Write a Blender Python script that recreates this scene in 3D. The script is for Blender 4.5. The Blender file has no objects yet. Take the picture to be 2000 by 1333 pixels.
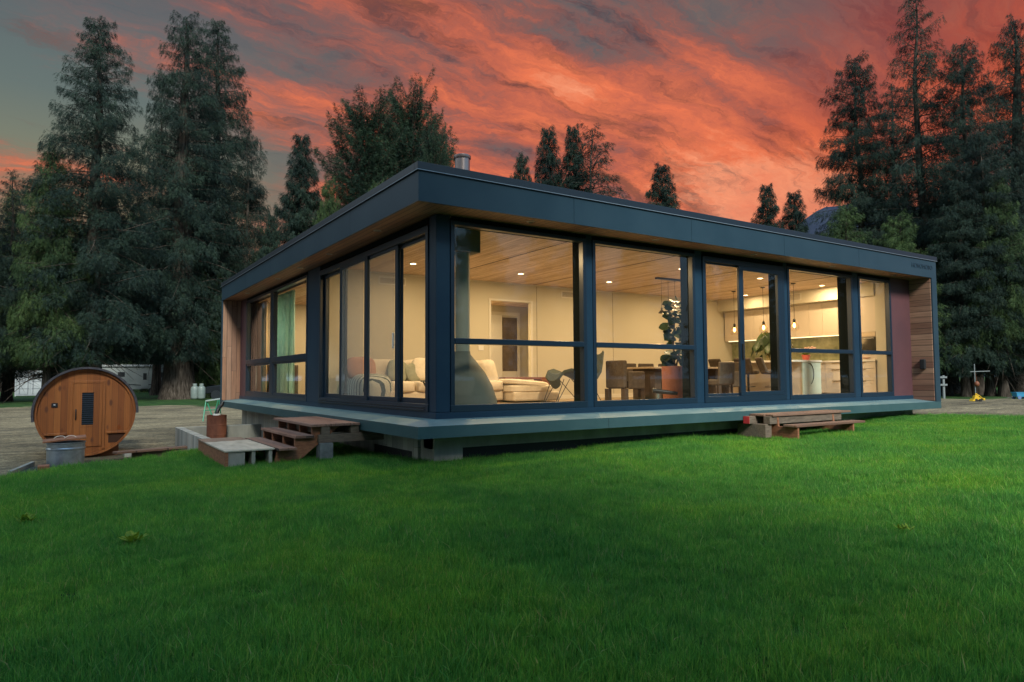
import bpy, math, random
import numpy as np
from mathutils import Vector, Matrix
R = math.radians
C = bpy.context.scene.collection
S = bpy.context.scene

# ------------------------------------------------------------------ camera
cam_d = bpy.data.cameras.new("camera"); cam = bpy.data.objects.new("camera", cam_d); C.objects.link(cam)
CX, CY, CZ = -3.77766, -7.96345, 0.77817
YAW, PIT, ROL, FPX = 0.990796, 0.053908, -0.006064, 1329.846
fw = Vector((math.cos(YAW)*math.cos(PIT), math.sin(YAW)*math.cos(PIT), math.sin(PIT)))
_r = Vector((math.sin(YAW), -math.cos(YAW), 0)); _u = _r.cross(fw)
RT = _r*math.cos(ROL) + _u*math.sin(ROL); UP = -_r*math.sin(ROL) + _u*math.cos(ROL)
cam.matrix_world = Matrix(((RT.x, UP.x, -fw.x, CX), (RT.y, UP.y, -fw.y, CY), (RT.z, UP.z, -fw.z, CZ), (0, 0, 0, 1)))
cam_d.sensor_width = 36; cam_d.lens = FPX*36/2000; cam_d.clip_end = 3000; cam_d.clip_start = 0.05
S.camera = cam
def at(px, py, depth):                       # photo pixel + depth -> point of the place
    d = fw + RT*((px-1000)/FPX) - UP*((py-666.5)/FPX)
    return Vector((CX, CY, CZ)) + d*depth

# ------------------------------------------------------------------ render / exposure
S.view_settings.view_transform = 'Standard'; S.view_settings.look = 'None'
S.view_settings.exposure = 0.0; S.view_settings.gamma = 1.0
S.render.engine = 'CYCLES'
S.cycles.use_denoising = True
S.cycles.max_bounces = 10; S.cycles.diffuse_bounces = 4; S.cycles.glossy_bounces = 4
S.cycles.transparent_max_bounces = 24; S.cycles.sample_clamp_indirect = 4.0
S.cycles.caustics_reflective = False; S.cycles.caustics_refractive = False

# ------------------------------------------------------------------ node helpers
class NT:
    def __init__(s, tree): s.t = tree; s.t.nodes.clear()
    def n(s, typ, **kw):
        nd = s.t.nodes.new(typ)
        for k, v in kw.items():
            if k.startswith('i_'): nd.inputs[k[2:].replace('__', ' ')].default_value = v
            else: setattr(nd, k, v)
        return nd
    def l(s, a, b): s.t.links.new(a, b)
    def val(s, sock, v):
        if hasattr(v, 'is_linked') or isinstance(v, bpy.types.NodeSocket): s.l(v, sock)
        else: sock.default_value = v
    def m(s, op, a, b=0.0, c=0.0):
        nd = s.n('ShaderNodeMath', operation=op)
        for i, x in enumerate((a, b, c)): s.val(nd.inputs[i], x)
        return nd.outputs[0]
    def vm(s, op, a, b=(0, 0, 0)):
        nd = s.n('ShaderNodeVectorMath', operation=op)
        s.val(nd.inputs[0], a); s.val(nd.inputs[1], b)
        return nd.outputs['Value' if op in ('DOT_PRODUCT', 'LENGTH') else 'Vector']
    def sep(s, v):
        nd = s.n('ShaderNodeSeparateXYZ'); s.l(v, nd.inputs[0]); return nd.outputs
    def comb(s, x, y, z):
        nd = s.n('ShaderNodeCombineXYZ')
        for i, v in enumerate((x, y, z)): s.val(nd.inputs[i], v)
        return nd.outputs[0]
    def noise(s, vec, scale, detail=4, rough=.55, dist=0.0):
        nd = s.n('ShaderNodeTexNoise'); nd.inputs['Scale'].default_value = scale
        nd.inputs['Detail'].default_value = detail; nd.inputs['Roughness'].default_value = rough
        nd.inputs['Distortion'].default_value = dist
        if vec is not None: s.l(vec, nd.inputs['Vector'])
        return nd.outputs['Fac']
    def ramp(s, fac, stops, interp='LINEAR'):
        nd = s.n('ShaderNodeValToRGB'); cr = nd.color_ramp; cr.interpolation = interp
        while len(cr.elements) < len(stops): cr.elements.new(0.5)
        for e, (p, c) in zip(cr.elements, stops):
            e.position = p; e.color = (*c, 1) if len(c) == 3 else c
        s.l(fac, nd.inputs[0]); return nd.outputs[0]
    def mix(s, fac, a, b, blend='MIX'):
        nd = s.n('ShaderNodeMix', data_type='RGBA', blend_type=blend)
        s.val(nd.inputs[0], fac)
        for sock, v in ((nd.inputs[6], a), (nd.inputs[7], b)):
            if isinstance(v, tuple): v = (*v, 1) if len(v) == 3 else v
            s.val(sock, v)
        return nd.outputs[2]
    def smooth(s, x, a, b):
        nd = s.n('ShaderNodeMapRange', interpolation_type='SMOOTHSTEP')
        s.val(nd.inputs[0], x); nd.inputs[1].default_value = a; nd.inputs[2].default_value = b
        return nd.outputs[0]

# ------------------------------------------------------------------ world: dusk sky
def build_world():
    w = bpy.data.worlds.new("World"); S.world = w; w.use_nodes = True
    t = NT(w.node_tree)
    out = t.n('ShaderNodeOutputWorld'); bg = t.n('ShaderNodeBackground')
    d = t.n('ShaderNodeTexCoord').outputs['Generated']
    x, y, z = t.sep(d)[:3]
    f = t.vm('DOT_PRODUCT', d, (math.cos(YAW), math.sin(YAW), 0))
    r = t.vm('DOT_PRODUCT', d, (math.sin(YAW), -math.cos(YAW), 0))
    zz = t.m('MAXIMUM', z, 0.0)
    # flat cloud layer overhead
    den = t.m('ADD', zz, 0.20)
    pr = t.m('DIVIDE', r, den); pf = t.m('DIVIDE', f, den)
    ax, ay = .80, .60                            # the way the streaks run
    u = t.m('ADD', t.m('MULTIPLY', pr, ax), t.m('MULTIPLY', pf, ay))
    v = t.m('ADD', t.m('MULTIPLY', pr, -ay), t.m('MULTIPLY', pf, ax))
    warp = t.noise(t.comb(t.m('MULTIPLY', u, .5), t.m('MULTIPLY', v, .8), 3.0), 1.0, 3, .5)
    v2 = t.m('ADD', v, t.m('MULTIPLY', t.m('SUBTRACT', warp, .5), .45))
    w2 = t.noise(t.comb(t.m('MULTIPLY', u, 2.2), t.m('MULTIPLY', v, 3.0), 8.0), 2.2, 5, .65)
    v3 = t.m('ADD', v2, t.m('MULTIPLY', t.m('SUBTRACT', w2, .5), .16))
    big = t.noise(t.comb(t.m('MULTIPLY', u, .55), t.m('MULTIPLY', v2, 1.0), 4.3), 1.5, 3, .5)
    mid = t.noise(t.comb(t.m('MULTIPLY', u, .9), t.m('MULTIPLY', v3, 3.0), 1.7), 1.7, 8, .66)
    fine = t.noise(t.comb(t.m('MULTIPLY', u, 1.1), t.m('MULTIPLY', v3, 7.5), 5.1), 2.6, 8, .72)
    puff = t.noise(t.comb(t.m('MULTIPLY', u, 2.6), t.m('MULTIPLY', v3, 4.6), 7.7), 2.4, 7, .7)
    c = t.m('ADD', t.m('ADD', t.m('MULTIPLY', big, .50), t.m('MULTIPLY', mid, .26)), t.m('ADD', t.m('MULTIPLY', fine, .12), t.m('MULTIPLY', puff, .12)))
    c = t.m('ADD', t.m('MULTIPLY', t.m('SUBTRACT', c, .5), 1.25), .502)
    left = t.smooth(r, -.15, -.60)
    cov = t.m('SUBTRACT', c, t.m('MULTIPLY', left, .055))
    clouds = t.ramp(cov, [(.36, (.100, .115, .130)), (.43, (.155, .125, .125)), (.475, (.27, .115, .100)), (.52, (.52, .135, .085)),
                          (.58, (.82, .195, .090)), (.645, (.97, .34, .18)), (.75, (.86, .22, .115))])
    shade = t.noise(t.comb(t.m('MULTIPLY', u, 1.2), t.m('MULTIPLY', v3, 5.5), 14.), 1.7, 8, .68)
    clouds = t.mix(1.0, clouds, t.ramp(shade, [(.37, (.40, .52, .66)), (.49, (.92, .93, .95)), (.64, (1.10, 1.05, 1.0))]), 'MULTIPLY')
    # upper right: a deep red sheet with a bright lower rim
    ur = t.m('MULTIPLY', t.smooth(r, .24, .52), t.smooth(z, .18, .36))
    red = t.ramp(t.m('ADD', t.m('ADD', z, t.m('MULTIPLY', t.m('SUBTRACT', mid, .5), .45)), t.m('MULTIPLY', t.m('SUBTRACT', puff, .5), .25)), [(.20, (.66, .12, .055)), (.30, (.74, .11, .035)), (.40, (.34, .06, .045)), (.52, (.15, .065, .07))])
    clouds = t.mix(t.m('MULTIPLY', ur, .68), clouds, red)
    ul = t.m('MULTIPLY', t.smooth(r, -.05, -.45), t.smooth(z, .36, .50))
    clouds = t.mix(t.m('MULTIPLY', ul, .35), clouds, (.15, .105, .115))
    clear = t.ramp(z, [(.10, (.31, .275, .155)), (.24, (.24, .24, .155)), (.34, (.14, .18, .17)), (.46, (.10, .135, .155))])
    cm = t.m('MULTIPLY', t.m('MULTIPLY', t.smooth(r, -.16, -.50), t.smooth(z, .54, .36)), t.smooth(cov, .60, .46))
    front = t.mix(cm, clouds, clear)
    # paler, pinker toward the horizon
    front = t.mix(t.m('MULTIPLY', t.smooth(z, .30, .10), .48), front, (.38, .155, .125))
    front = t.mix(t.m('MULTIPLY', t.smooth(z, .17, .02), .45), front, (.36, .25, .15))
    back = t.ramp(z, [(0.0, (.26, .42, .60)), (.25, (.34, .58, .82)), (.6, (.40, .70, 1.0)), (1.0, (.36, .62, .95))])
    bn = t.noise(t.comb(pr, pf, 0), 1.1, 5, .6)
    back = t.mix(1.0, back, t.ramp(bn, [(.35, (.75, .75, .75)), (.65, (1.2, 1.2, 1.2))]), 'MULTIPLY')
    back = t.mix(1.0, back, (BACK, BACK, BACK), 'MULTIPLY')
    side = t.m('MULTIPLY', t.smooth(r, -.25, -.85), t.smooth(f, .75, .25))
    back = t.mix(t.m('MULTIPLY', side, .85), back, (1.05, 1.12, 1.12))
    k = t.m('MULTIPLY', t.smooth(f, .05, .42), t.m('MULTIPLY', t.smooth(z, .80, .56), t.smooth(r, -.78, -.60)))
    col = t.mix(k, back, front)
    t.l(col, bg.inputs[0]); bg.inputs[1].default_value = WORLD_STR
    t.l(bg.outputs[0], out.inputs[0])
    w.cycles.sampling_method = 'MANUAL'; w.cycles.sample_map_resolution = 512
WORLD_STR = 1.0; BACK = 1.15; LAMP_W = 64
build_world()

# soft directional lamp added behind the camera to brighten the lawn; sunset lies in front
sd = bpy.data.lights.new("sun", 'SUN'); sun = bpy.data.objects.new("sun", sd); C.objects.link(sun)
sd.energy = 5.0; sd.angle = R(14); sd.color = (1.0, .96, .82)
SUN_EL, SUN_AZ = 38, -106                     # comes from behind the camera, a little left
sun.rotation_euler = Vector((-math.cos(R(SUN_AZ))*math.cos(R(SUN_EL)), -math.sin(R(SUN_AZ))*math.cos(R(SUN_EL)), -math.sin(R(SUN_EL)))).to_track_quat('-Z', 'Y').to_euler()

# ------------------------------------------------------------------ materials
def mat(name, col=None, rough=.6, metal=0., spec=.5, fn=None, bump=None, emit=None, estr=0.):
    m = bpy.data.materials.new(name); m.use_nodes = True
    t = NT(m.node_tree); out = t.n('ShaderNodeOutputMaterial'); p = t.n('ShaderNodeBsdfPrincipled')
    p.inputs['Roughness'].default_value = rough; p.inputs['Metallic'].default_value = metal
    p.inputs['Specular IOR Level'].default_value = spec
    if col is not None: p.inputs['Base Color'].default_value = (*col, 1)
    if emit: p.inputs['Emission Color'].default_value = (*emit, 1); p.inputs['Emission Strength'].default_value = estr
    if fn:
        r = fn(t, p)
        if r is not None: t.l(r, p.inputs['Base Color'])
    if bump:
        co = t.n('ShaderNodeTexCoord').outputs['Object']
        b = t.n('ShaderNodeBump'); b.inputs['Strength'].default_value = bump[1]; b.inputs['Distance'].default_value = bump[2]
        t.l(t.noise(co, bump[0], 6, .6), b.inputs['Height']); t.l(b.outputs[0], p.inputs['Normal'])
    t.l(p.outputs[0], out.inputs[0]); return m

def mottled(c1, c2, scale, lo=.35, hi=.65, stretch=(1, 1, 1)):
    def fn(t, p):
        co = t.vm('MULTIPLY', t.n('ShaderNodeTexCoord').outputs['Object'], stretch)
        return t.ramp(t.noise(co, scale, 6, .6), [(lo, c1), (hi, c2)])
    return fn

def planks(cols, across, along, width, length=2.6, seam=.012, grain=1.0):
    """boards: a tone per board, grain along it, a dark joint between boards"""
    def fn(t, p):
        xyz = t.sep(t.n('ShaderNodeTexCoord').outputs['Object'])
        a = t.m('DIVIDE', xyz[across], width); ia = t.m('FLOOR', a); fa = t.m('FRACT', a)
        wn = t.n('ShaderNodeTexWhiteNoise', noise_dimensions='1D'); t.l(ia, wn.inputs['W'])
        b = t.m('ADD', t.m('DIVIDE', xyz[along], length), t.m('MULTIPLY', wn.outputs['Value'], 7.3))
        ib = t.m('FLOOR', b); fb = t.m('FRACT', b)
        w2 = t.n('ShaderNodeTexWhiteNoise', noise_dimensions='2D'); t.l(t.comb(ia, ib, 0), w2.inputs['Vector'])
        tone = t.ramp(w2.outputs['Value'], [(i/(len(cols)-1), c) for i, c in enumerate(cols)])
        vec = [None]*3
        o = 3-across-along
        vec[across] = t.m('MULTIPLY', xyz[across], 40.0); vec[along] = t.m('ADD', t.m('MULTIPLY', xyz[along], 1.6), t.m('MULTIPLY', w2.outputs['Value'], 31.))
        vec[o] = t.m('MULTIPLY', xyz[o], 40.0)
        g = t.noise(t.comb(*vec), 1.0, 5, .65, .6)
        gr = t.ramp(g, [(.3, (1-.35*grain,)*3), (.7, (1+.25*grain,)*3)])
        c = t.mix(1.0, tone, gr, 'MULTIPLY')
        s1 = t.m('LESS_THAN', fa, seam/width); s2 = t.m('LESS_THAN', fb, seam/length*.6)
        return t.mix(t.m('MULTIPLY', t.m('MAXIMUM', s1, s2), .8), c, (.012, .009, .007))
    return fn

M = {}
M['fascia'] = mat('fascia metal', rough=.42, spec=.22, fn=mottled((.014, .037, .058), (.021, .047, .070), .9))
M['trim'] = mat('roof trim metal', (.005, .012, .022), .42)
M['gap'] = mat('dark gap', (.006, .008, .012), .8)
M['frame'] = mat('window frame metal', (.006, .019, .038), .35, spec=.5)
M['post'] = mat('post metal', rough=.4, spec=.25, fn=mottled((.009, .030, .060), (.013, .038, .070), 1.4))
M['frame_in'] = mat('inner jamb', (.006, .010, .011), .85, spec=.06)
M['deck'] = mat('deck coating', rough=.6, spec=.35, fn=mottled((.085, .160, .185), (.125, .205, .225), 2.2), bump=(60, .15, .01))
M['deck_edge'] = mat('deck edge teal', rough=.5, spec=.2, fn=mottled((.034, .080, .092), (.046, .096, .108), 1.1))  # edge faces darker and more teal than the deck top
M['purple'] = mat('burgundy panel', rough=.6, fn=mottled((.075, .031, .040), (.098, .038, .046), 1.2))
M['cedar_h'] = mat('cedar boards lying', rough=.65, fn=planks([(.30, .175, .12), (.14, .064, .045), (.37, .225, .155), (.20, .097, .07), (.33, .195, .135), (.12, .054, .04)], 2, 1, .135, 3.2))
M['cedar_v'] = mat('cedar boards upright', rough=.65, fn=planks([(.30, .175, .115), (.20, .10, .066), (.34, .205, .14), (.26, .13, .078)], 0, 2, .135, 1.9))
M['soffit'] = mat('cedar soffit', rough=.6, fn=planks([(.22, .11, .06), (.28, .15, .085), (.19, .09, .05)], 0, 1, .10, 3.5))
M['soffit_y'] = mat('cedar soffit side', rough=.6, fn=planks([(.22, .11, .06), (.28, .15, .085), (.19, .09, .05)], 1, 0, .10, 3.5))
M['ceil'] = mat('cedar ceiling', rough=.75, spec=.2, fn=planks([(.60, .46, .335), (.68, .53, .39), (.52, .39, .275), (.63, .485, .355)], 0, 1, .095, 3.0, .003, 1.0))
M['wall'] = mat('painted wall', (.55, .52, .43), .8)
M['wall_trim'] = mat('white trim', (.66, .64, .58), .5)
M['floor'] = mat('oak floor', rough=.45, fn=planks([(.34, .26, .18), (.40, .31, .22), (.30, .22, .15)], 1, 0, .16, 1.8, .004, .6))
M['concrete'] = mat('concrete', rough=.9, fn=mottled((.20, .205, .185), (.34, .34, .30), 2.4, stretch=(1, 1, .35)), bump=(25, .3, .02))
M['concrete_board'] = mat('board marked concrete', rough=.9, fn=planks([(.30, .31, .28), (.40, .40, .36), (.24, .25, .235), (.36, .35, .30)], 1, 2, .19, 6., .006, .35))
M['membrane'] = mat('black membrane', (.006, .008, .009), .7)
M['white'] = mat('white paint', (.74, .74, .72), .45)
M['chimney'] = mat('galvanised flue', rough=.38, metal=.75, fn=mottled((.20, .17, .17), (.34, .28, .27), 5, stretch=(1, 1, .15)))
M['letters'] = mat('lettering', (.006, .020, .038), .5)

def glass_mat(name, tint=(1, 1, 1), refl=1.0, veil=0.0, veilcol=(.5, .5, .5)):
    m = bpy.data.materials.new(name); m.use_nodes = True; t = NT(m.node_tree)
    out = t.n('ShaderNodeOutputMaterial'); tr = t.n('ShaderNodeBsdfTransparent'); tr.inputs[0].default_value = (*tint, 1)
    gl = t.n('ShaderNodeBsdfAnisotropic'); gl.inputs['Roughness'].default_value = .012; gl.inputs['Color'].default_value = (1, 1, 1, 1)
    lw = t.n('ShaderNodeLayerWeight'); lw.inputs[0].default_value = .5
    fr = t.m('ADD', .045, t.m('MULTIPLY', t.m('POWER', lw.outputs['Facing'], 5.0), .85))
    mx = t.n('ShaderNodeMixShader'); t.l(t.m('MULTIPLY', fr, refl), mx.inputs[0])
    t.l(tr.outputs[0], mx.inputs[1]); t.l(gl.outputs[0], mx.inputs[2])
    last = mx.outputs[0]
    if veil:
        df = t.n('ShaderNodeBsdfDiffuse'); df.inputs[0].default_value = (*veilcol, 1)
        m2 = t.n('ShaderNodeMixShader'); m2.inputs[0].default_value = veil
        t.l(last, m2.inputs[1]); t.l(df.outputs[0], m2.inputs[2]); last = m2.outputs[0]
    t.l(last, out.inputs[0]); return m
M['glass'] = glass_mat('window glass', (.93, .95, .92), 1.0)
M['screen'] = glass_mat('insect screen', (.9, .9, .9), .6, .34, (.40, .40, .38))
M['bulb_glass'] = glass_mat('bulb glass', (1., .9, .75), .8)

# ------------------------------------------------------------------ mesh helpers
class MB:
    def __init__(s, o=(0, 0, 0)): s.v = []; s.f = []; s.mi = []; s.o = Vector(o)
    def add(s, vs, fs, m=0):
        k = len(s.v); s.v += [tuple(Vector(q)-s.o) for q in vs]
        s.f += [tuple(i+k for i in f) for f in fs]; s.mi += [m]*len(fs); return s
    def box(s, x0, x1, y0, y1, z0, z1, m=0):
        if x0 > x1: x0, x1 = x1, x0
        if y0 > y1: y0, y1 = y1, y0
        if z0 > z1: z0, z1 = z1, z0
        return s.add([(x0, y0, z0), (x1, y0, z0), (x1, y1, z0), (x0, y1, z0), (x0, y0, z1), (x1, y0, z1), (x1, y1, z1), (x0, y1, z1)],
                     [(3, 2, 1, 0), (4, 5, 6, 7), (0, 1, 5, 4), (1, 2, 6, 5), (2, 3, 7, 6), (3, 0, 4, 7)], m)
    def bar(s, p0, p1, w, h, up=(0, 0, 1), m=0):
        p0 = Vector(p0); p1 = Vector(p1); d = (p1-p0).normalized(); up = Vector(up)
        if abs(d.dot(up)) > .98: up = Vector((1, 0, 0))
        a = d.cross(up).normalized()*(w/2); b = a.cross(d).normalized()*(h/2)
        vs = [p0-a-b, p0+a-b, p0+a+b, p0-a+b, p1-a-b, p1+a-b, p1+a+b, p1-a+b]
        return s.add(vs, [(3, 2, 1, 0), (4, 5, 6, 7), (0, 1, 5, 4), (1, 2, 6, 5), (2, 3, 7, 6), (3, 0, 4, 7)], m)
    def tube(s, pts, r, n=8, m=0, caps=True):
        pts = [Vector(p) for p in pts]; rs = r if isinstance(r, (list, tuple)) else [r]*len(pts)
        vs = []; fs = []; a = None
        for i, p in enumerate(pts):
            d = (pts[min(i+1, len(pts)-1)]-pts[max(i-1, 0)]).normalized()
            if a is None:
                a = d.cross(Vector((0, 0, 1)) if abs(d.z) < .9 else Vector((1, 0, 0))).normalized()
            else: a = (a-d*a.dot(d)).normalized()
            b = d.cross(a)
            vs += [p+(a*math.cos(2*math.pi*k/n)+b*math.sin(2*math.pi*k/n))*rs[i] for k in range(n)]
        for i in range(len(pts)-1):
            for k in range(n):
                fs.append((i*n+k, i*n+(k+1) % n, (i+1)*n+(k+1) % n, (i+1)*n+k))
        if caps: fs += [tuple(range(n-1, -1, -1)), tuple(range((len(pts)-1)*n, len(pts)*n))]
        return s.add(vs, fs, m)
    def cyl(s, x, y, z0, z1, r, n=20, m=0): return s.tube([(x, y, z0), (x, y, z1)], r, n, m)
    def lathe(s, x, y, prof, n=24, m=0, sx=1, sy=1):
        vs = []; fs = []
        for r, z in prof: vs += [(x+sx*r*math.cos(2*math.pi*k/n), y+sy*r*math.sin(2*math.pi*k/n), z) for k in range(n)]
        for i in range(len(prof)-1):
            for k in range(n): fs.append((i*n+k, i*n+(k+1) % n, (i+1)*n+(k+1) % n, (i+1)*n+k))
        fs += [tuple(range(n-1, -1, -1)), tuple(range((len(prof)-1)*n, len(prof)*n))]
        return s.add(vs, fs, m)
    def prism(s, poly, axis, a0, a1, m=0):
        """poly in the two axes other than `axis`, extruded a0..a1 along it"""
        def P(q, a):
            l = list(q); l.insert(axis, a); return tuple(l)
        n = len(poly); vs = [P(q, a0) for q in poly]+[P(q, a1) for q in poly]
        fs = [(i, (i+1) % n, n+(i+1) % n, n+i) for i in range(n)]+[tuple(range(n-1, -1, -1)), tuple(range(n, 2*n))]
        return s.add(vs, fs, m)
    def blob(s, x, y, z, rx, ry, rz, m=0, n=16, h=9, sq=1.0, rot=None):
        """rounded cushion: superellipsoid"""
        def p(c, e): return math.copysign(abs(c)**e, c)
        vs = []; fs = []
        for i in range(h+1):
            a = -math.pi/2+math.pi*i/h
            for k in range(n):
                b = 2*math.pi*k/n
                q = Vector((rx*p(math.cos(a), sq)*p(math.cos(b), sq), ry*p(math.cos(a), sq)*p(math.sin(b), sq), rz*p(math.sin(a), sq)))
                if rot: q = rot @ q
                vs.append(q+Vector((x, y, z)))
        for i in range(h):
            for k in range(n): fs.append((i*n+k, i*n+(k+1) % n, (i+1)*n+(k+1) % n, (i+1)*n+k))
        return s.add(vs, fs, m)
    def build(s, name, mats, parent=None, bevel=0., smooth=False):
        me = bpy.data.meshes.new(name); me.from_pydata(s.v, [], s.f)
        if not isinstance(mats, (list, tuple)): mats = [mats]
        for mm in mats: me.materials.append(M[mm] if isinstance(mm, str) else mm)
        if len(mats) > 1: me.polygons.foreach_set('material_index', s.mi)
        if smooth: me.polygons.foreach_set('use_smooth', [True]*len(me.polygons))
        me.validate(); me.update()
        import bmesh
        bm = bmesh.new(); bm.from_mesh(me); bmesh.ops.recalc_face_normals(bm, faces=bm.faces)
        if smooth:
            for e in bm.edges:
                if len(e.link_faces) == 2 and e.calc_face_angle(0) > R(38): e.smooth = False
        bm.to_mesh(me); bm.free()
        o = bpy.data.objects.new(name, me); C.objects.link(o)
        if parent: o.parent = parent
        else: o.location = s.o
        if bevel:
            b = o.modifiers.new('bevel', 'BEVEL'); b.width = bevel; b.segments = 2; b.limit_method = 'ANGLE'; b.angle_limit = R(40)
        return o

def tag(o, label=None, cat=None, group=None, kind=None):
    if label: o['label'] = label
    if cat: o['category'] = cat
    if group: o['group'] = group
    if kind: o['kind'] = kind
    return o
def thing(name, label, cat, loc=(0, 0, 0), rz=0., group=None):
    o = bpy.data.objects.new(name, None); C.objects.link(o); o.empty_display_size = .2
    o.location = loc; o.rotation_euler = (0, 0, rz); return tag(o, label, cat, group)
KIDS = {}
def copy_tree(o, loc, rz=None, label=None, scale=None, drop=()):
    def rec(a, par):
        c = a.copy(); C.objects.link(c)
        if par: c.parent = par
        for ch in [q for q in a.children if q not in drop]: rec(ch, c)
        return c
    r = rec(o, None); r.location = loc
    if rz is not None: r.rotation_euler = (0, 0, rz)
    if scale: r.scale = scale
    if label: r['label'] = label
    return r

random.seed(7); rng = np.random.default_rng(11)
# ------------------------------------------------------------------ ground
def sst(x, a, b):
    t = np.clip((x-a)/(b-a), 0, 1); return t*t*(3-2*t)
def gz(x, y):
    s = (np.asarray(x)-CX)*math.sin(YAW)-(np.asarray(y)-CY)*math.cos(YAW)
    return -.85+.32*sst(s, 0, 16)
def fastmesh(name, V, F, mats, attrs=None, smooth=False, mi=None):
    """V (n,3), F (k, 3 or 4) arrays"""
    me = bpy.data.meshes.new(name); F = np.asarray(F); k, w = F.shape
    me.vertices.add(len(V)); me.vertices.foreach_set('co', np.asarray(V, dtype=np.float32).ravel())
    me.loops.add(k*w); me.loops.foreach_set('vertex_index', F.astype(np.int32).ravel())
    me.polygons.add(k); me.polygons.foreach_set('loop_start', np.arange(0, k*w, w, dtype=np.int32))
    if smooth: me.polygons.foreach_set('use_smooth', np.ones(k, dtype=bool))
    for mm in (mats if isinstance(mats, (list, tuple)) else [mats]): me.materials.append(M[mm] if isinstance(mm, str) else mm)
    if mi is not None: me.polygons.foreach_set('material_index', np.asarray(mi, dtype=np.int32))
    for an, (dom, arr) in (attrs or {}).items():
        at_ = me.attributes.new(an, 'FLOAT', dom); at_.data.foreach_set('value', np.asarray(arr, dtype=np.float32))
    me.update(calc_edges=True); return me
def link(name, me, parent=None, loc=(0, 0, 0)):
    o = bpy.data.objects.new(name, me); C.objects.link(o)
    if parent: o.parent = parent
    else: o.location = loc
    return o
def gridmesh(xs, ys, zf):
    X, Y = np.meshgrid(xs, ys, indexing='ij'); Z = zf(X, Y); V = np.stack([X, Y, Z], -1).reshape(-1, 3)
    nx, ny = len(xs), len(ys); i = np.arange(nx-1)[:, None]*ny+np.arange(ny-1)[None, :]
    return V, np.stack([i, i+ny, i+ny+1, i+1], -1).reshape(-1, 4)

def gravel_fn(t, p):
    pos = t.n('ShaderNodeNewGeometry').outputs['Position']; x, y, z = t.sep(pos)[:3]
    n1 = t.noise(pos, .35, 5, .6); n2 = t.noise(pos, 9, 8, .85); n3 = t.noise(t.vm('MULTIPLY', pos, (.30, 1.5, 1)), 1.5, 7, .75)
    dirt = t.ramp(n1, [(.35, (.135, .117, .084)), (.62, (.27, .235, .165))])
    dirt = t.mix(.75, dirt, t.ramp(n3, [(.38, (.34, .34, .36)), (.60, (1.25, 1.2, 1.05))]), 'MULTIPLY')
    dirt = t.mix(.8, dirt, t.ramp(n2, [(.40, (.28, .28, .30)), (.60, (1.45, 1.42, 1.35))]), 'MULTIPLY')
    dep = t.vm('DOT_PRODUCT', t.vm('SUBTRACT', pos, (CX, CY, 0)), (math.cos(YAW), math.sin(YAW), 0))
    rr = t.vm('DOT_PRODUCT', t.vm('SUBTRACT', pos, (CX, CY, 0)), (math.sin(YAW), -math.cos(YAW), 0))
    d2 = t.m('ADD', dep, t.m('MULTIPLY', t.m('SUBTRACT', t.noise(pos, .22, 4, .6), .5), 13))
    d2 = t.m('ADD', d2, t.m('MULTIPLY', t.smooth(rr, 5, 25), 5.5))
    gm = t.smooth(d2, 42, 44)
    grass = t.ramp(t.noise(pos, 1.2, 5, .65), [(.35, (.012, .035, .010)), (.65, (.035, .090, .020))])
    return t.mix(gm, dirt, grass)
M['gravel'] = mat('gravel yard', rough=.95, spec=.2, fn=gravel_fn, bump=(18, 1.0, .06))
xs = np.unique(np.concatenate([np.linspace(-400, -40, 10), np.linspace(-40, 60, 101), np.linspace(60, 500, 12)]))
ys = np.unique(np.concatenate([np.linspace(-300, -40, 9), np.linspace(-40, 110, 151), np.linspace(110, 600, 12)]))
def gzb(X, Y):
    b = .03*np.sin(X*.9+1)*np.sin(Y*.7)+.02*np.sin(X*2.3)*np.cos(Y*1.9)
    return gz(X, Y)+b*((np.abs(X) < 55) & (np.abs(Y) < 100))
V, F = gridmesh(xs, ys, gzb)
tag(link('ground', fastmesh('ground', V, F, 'gravel', smooth=True)), kind='structure')

LAWN = [(-9, -16), (-6.6, -6), (-4.85, -2.4), (-4.5, 0), (-4.4, 1.9), (-4.2, 3.1), (-3.7, 3.95), (-2.7, 4.3), (-1.6, 4.5), (.6, 4.7), (.6, .75), (12.7, .75), (12.95, 0), (13.6, -1.64), (16, -5.6), (22, -16)]
def sdf(P, poly):
    P = np.asarray(P); d = np.full(len(P), 1e9); ins = np.zeros(len(P), bool); n = len(poly)
    for i in range(n):
        a = np.array(poly[i]); b = np.array(poly[(i+1) % n]); e = b-a; w = P-a
        tt = np.clip((w@e)/(e@e), 0, 1); q = w-tt[:, None]*e; d = np.minimum(d, np.hypot(q[:, 0], q[:, 1]))
        c = (a[1] <= P[:, 1]) != (b[1] <= P[:, 1])
        xi = a[0]+(P[:, 1]-a[1])*(e[0]/(e[1] if e[1] else 1e-9)); ins ^= c & (P[:, 0] < xi)
    return np.where(ins, -d, d)
def lz(X, Y):
    X = np.asarray(X, float); Y = np.asarray(Y, float)
    b = .018*np.sin(X*1.7+.4)*np.sin(Y*1.3+1.1)+.012*np.sin(X*3.9+Y*2.1)+.02*np.sin(X*.6-Y*.8)
    return -.43+.0165*np.clip(X, -6, 16)+b-.10*sst(-X, 1.5, 3.2)*sst(Y, 1.8, 3.9)
def lawn_h(X, Y):
    sh = X.shape; d = sdf(np.stack([X.ravel(), Y.ravel()], 1), LAWN).reshape(sh)
    g = gz(X, Y)-.06; k = sst(d, 0.02, .75); z = lz(X, Y)*(1-k)+g*k
    return z
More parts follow.
